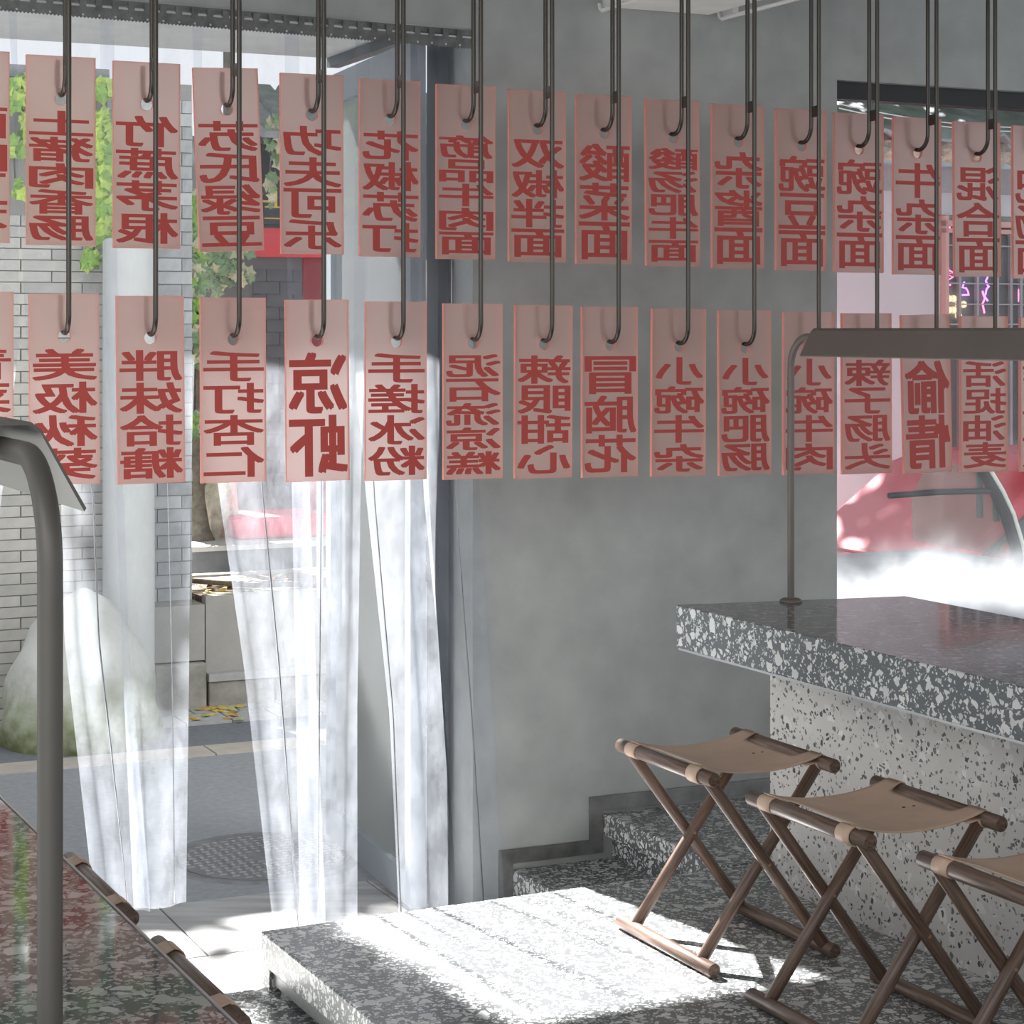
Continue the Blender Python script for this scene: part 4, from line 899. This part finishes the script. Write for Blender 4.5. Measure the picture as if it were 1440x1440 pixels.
# ------------------------------------------------------------------ view through the right window
DG = 6.05
g = thing('white_shop', 'pale rendered shop wall with grey beam and tarpaulined eaves across the lane', 'building', wp(S(1300, DG), DG, 0))
ga, gb = S(1120, DG), S(1500, DG)
mb = MB(); mb.wbox(S(1120, DG), S(1322, DG), DG, DG+.2, 0, Z(1250, 300, DG)); part('wall', mb, M['palewall'], g)
mb = MB(); mb.wbox(ga, gb, DG-.05, DG+.2, Z(1250, 268, DG), Z(1250, 232, DG)); part('beam', mb, M['greyband'], g)
mb = MB(); mb.wbox(ga, gb, DG-.02, DG+.2, Z(1250, 300, DG), Z(1250, 268, DG)); part('fascia', mb, M['palewall'], g)
for k in range(11):
    a = S(1180+k*26, DG-.3); mb = MB(); mb.blob(wp(a, DG-.25, Z(1300, 216, DG)), .10, .08, .075, 8, 6, .35, k, 0, False); part('eave_stone', mb, M['rock'], g)
mb = MB(); nx = 40; vs = []; fs = []
for j in range(6):
    for i in range(nx+1):
        s_ = ga+(gb-ga+.3)*i/nx; vs.append(wp(s_, DG-.45+j*.35, Z(1300, 200, DG)+j*.1+.03*math.sin(i*1.3+j)+.015*math.sin(i*3.1)))
for j in range(5):
    for i in range(nx): p = j*(nx+1)+i; fs.append((p, p+1, p+nx+2, p+nx+1))
mb.add(vs, fs, 0, True); o = part('roof_sheet', mb, M['tarp'], g); s_ = o.modifiers.new('s', 'SOLIDIFY'); s_.thickness = .02
for k, (y0, y1) in enumerate(((146, 158), (152, 172))):
    mb = MB(); pts = [wp(S(1180, DG-.6)+i*.12, DG-.6, Z(1180, y0, DG-.6)-.0+.0*i-((i*(20-i))*.0009)) for i in range(21)]; mb.tube(pts, .004, 6)
    part('cable', mb, M['white'], g)
bk = thing('rear_block', 'tall grey-blue sheet-clad block rising behind the shop roof', 'building', wp(S(1300, 8), 8, 0))
mb = MB(); mb.wbox(S(1130, 8), S(1500, 8)+2, 8, 9.5, 0, 5.5); part('wall', mb, M['tarp'], bk)
# glazed shopfront
sf = thing('shopfront', 'pink framed shopfront with mullioned windows and neon across the lane', 'building', wp(S(1380, DG), DG, 0))
mb = MB(); mb.wbox(S(1322, DG), S(1500, DG), DG+.03, DG+.08, Z(1380, 640, DG), Z(1380, 305, DG)); part('back_board', mb, M['kerb'], sf)
for (x0, x1, y0, y1) in ((1322, 1327, 640, 305), (1322, 1500, 320, 312), (1322, 1500, 329, 323)):
    mb = MB(); mb.wbox(S(x0, DG), S(x1, DG), DG-.06, DG+.02, Z(1380, y0, DG), Z(1380, y1, DG)); part('frame', mb, M['pinkframe'], sf)
for x in (1345, 1370, 1398, 1417, 1431):
    mb = MB(); mb.wbox(S(x, DG), S(x+3, DG), DG-.03, DG+.0, Z(1380, 640, DG), Z(1380, 329, DG)); part('mullion', mb, M['greyband'], sf)
for y in (345, 398, 427, 455):
    mb = MB(); mb.wbox(S(1327, DG), S(1500, DG), DG-.028, DG-.002, Z(1380, y+2, DG), Z(1380, y, DG)); part('glazing_bar', mb, M['greyband'], sf)
mb = MB(); mb.wbox(S(1327, DG), S(1500, DG), DG+.005, DG+.01, Z(1380, 640, DG), Z(1380, 329, DG)); part('pane', mb, M['pane'], sf)
for i, (x, y, w, h, m) in enumerate(((1335, 388, 14, 30, 'neon_pink'), (1358, 408, 14, 22, 'neon_violet'), (1388, 408, 8, 34, 'neon_violet'), (1384, 425, 5, 40, 'neon_pink'), (1434, 420, 4, 50, 'neon_pink'), (1342, 322, 30, 6, 'neon_pink'))):
    mb = MB(); mb.tube(scribble(x, y, w, h, DG-.01, 40+i, 8), .006, 6); part('neon_tube', mb, M[m], sf)
for i in range(7):
    mb = MB(); mb.blob(wp(S(1333+7*(i % 4), DG+.02), DG+.015, Z(1350, 420+8*(i//2), DG)), .025, .01, .025, 8, 6); part('lantern', mb, M['warm'], sf)

# red car and covered tricycle
GZ = -.36
mb = MB(); mb.wbox(1.0, 9, 2.4, 5.5, GZ-.1, GZ)
def car(label, s0, d0):
    t = thing('red_car', label, 'car', wp(s0+1.5, d0+.7, GZ)); Lc, Wc = 3.3, 1.5
    O = wp(s0, d0, GZ)
    prof = [(0, .25), (0, .62), (.12, .74), (.95, .86), (3.19, .9), (3.25, .82), (3.3, .55), (3.28, .25), (3.19, .22), (.4, .22)]
    mb = MB(); mb.extr(prof, O, VW, (0, 0, 1), UW, Wc); bevel(part('body', mb, M['carred'], t), .06, 3)
    cab = [(.75, .84), (1.35, 1.27), (1.55, 1.33), (2.55, 1.33), (2.8, 1.26), (3.12, .88)]
    mb = MB(); mb.extr(cab, O+UW*.1, VW, (0, 0, 1), UW, Wc-.2); bevel(part('cabin', mb, M['carred'], t), .05, 3)
    for w in ([(.95, .9), (1.4, 1.22), (1.85, 1.24), (1.85, .9)], [(1.92, .9), (1.92, 1.24), (2.55, 1.24), (2.75, 1.18), (2.9, .92)]):
        mb = MB(); mb.extr(w, O+UW*.085, VW, (0, 0, 1), UW, .02); part('side_window', mb, M['carglass'], t)
    for x in (.62, 2.72):
        c = O+VW*x+Vector((0, 0, .28))
        mb = MB(); mb.tube([c-UW*.01, c+UW*.17], .28, 28); w_ = part('wheel', mb, M['rubber'], t)
        mb = MB(); mb.tube([c-UW*.02, c+UW*.0], .17, 20); part('hub_cap', mb, M['chrome'], w_)
    mb = MB(); mb.extr([(.3, .46), (2.2, .46), (2.2, .53), (.3, .53)], O-UW*.008, VW, (0, 0, 1), UW, .012); part('stripe', mb, M['lime'], t, label='lime green side stripe')
    mb = MB(); mb.blob(O+VW*1.0-UW*.07+Vector((0, 0, .93)), .07, .05, .05); part('mirror', mb, M['carred'], t)
    mb = MB(); mb.wbox(s0+2.0, s0+2.15, d0-.02, d0+.0, GZ+.78, GZ+.81); part('door_handle', mb, M['black'], t)
    return t
car('red car with a lime stripe passing in the lane beyond the window', S(1160, 2.6), 2.6)
mb = MB(); mb.wbox(.9, 9, 2.2, 5.55, GZ-.1, GZ)
o = struct('street_dip', mb, M['asphalt'])
# tricycle: curved black hoop, cream piping, clear side sheet
DQ = 1.5
tq = thing('covered_tricycle', 'tricycle with clear curved canopy and black hoop at the right of the window', 'vehicle', wp(S(1400, DQ), DQ, 0))
hoop = [(1366, 640), (1382, 660), (1400, 690), (1415, 722), (1428, 765), (1436, 820), (1442, 900)]
hp = [wp(S(x, DQ), DQ, Z(x, y, DQ)) for x, y in hoop]
for dd_, lab in ((0, None),):
    mb = MB(); mb.tube([p+UW*dd_ for p in hp], .028, 12); part('hoop', mb, M['rubber'], tq)
mb = MB(); mb.tube([p-UW*.028+VW*.014 for p in hp], .009, 8); part('piping', mb, M['cream'], tq, label='cream piping along the hoop')
for x, y0, y1 in ((1377, 652, 730), (1400, 688, 735)):
    mb = MB(); mb.tube([wp(S(x, DQ+.05), DQ+.05, Z(x, y0, DQ)), wp(S(x+1, DQ+.05), DQ+.05, Z(x, y1, DQ))], .014, 8); part('stay', mb, M['rubber'], tq)
mb = MB(); mb.tube([wp(S(1250, DQ), DQ, Z(1250, 697, DQ)), wp(S(1320, DQ), DQ, Z(1320, 692, DQ)), wp(S(1400, DQ), DQ, Z(1400, 690, DQ))], .012, 10); part('side_bar', mb, M['rubber'], tq)
mb = MB(); P4 = [wp(S(x, DQ+.02), DQ+.02, Z(x, y, DQ)) for x, y in ((1285, 760), (1440, 790), (1424, 750), (1400, 690), (1366, 650), (1300, 662), (1282, 700))]
mb.add(P4+[p+UW*.004 for p in P4], [tuple(range(7)), tuple(range(13, 6, -1))]+[(i, 7+i, 7+(i+1) % 7, (i+1) % 7) for i in range(7)]); part('side_sheet', mb, M['olive'], tq)
mb = MB(); mb.wbox(S(1290, DQ), S(1480, DQ), DQ, DQ+.75, .25, Z(1400, 800, DQ)); bevel(part('body', mb, M['slate'], tq), .03, 2)
for x, dd_ in ((1300, .37), (1470, 0), (1470, .75)):
    c = wp(S(x, DQ), DQ+dd_, .22); mb = MB(); mb.tube([c-UW*.03, c+UW*.03], .22, 24); part('wheel', mb, M['rubber'], tq)
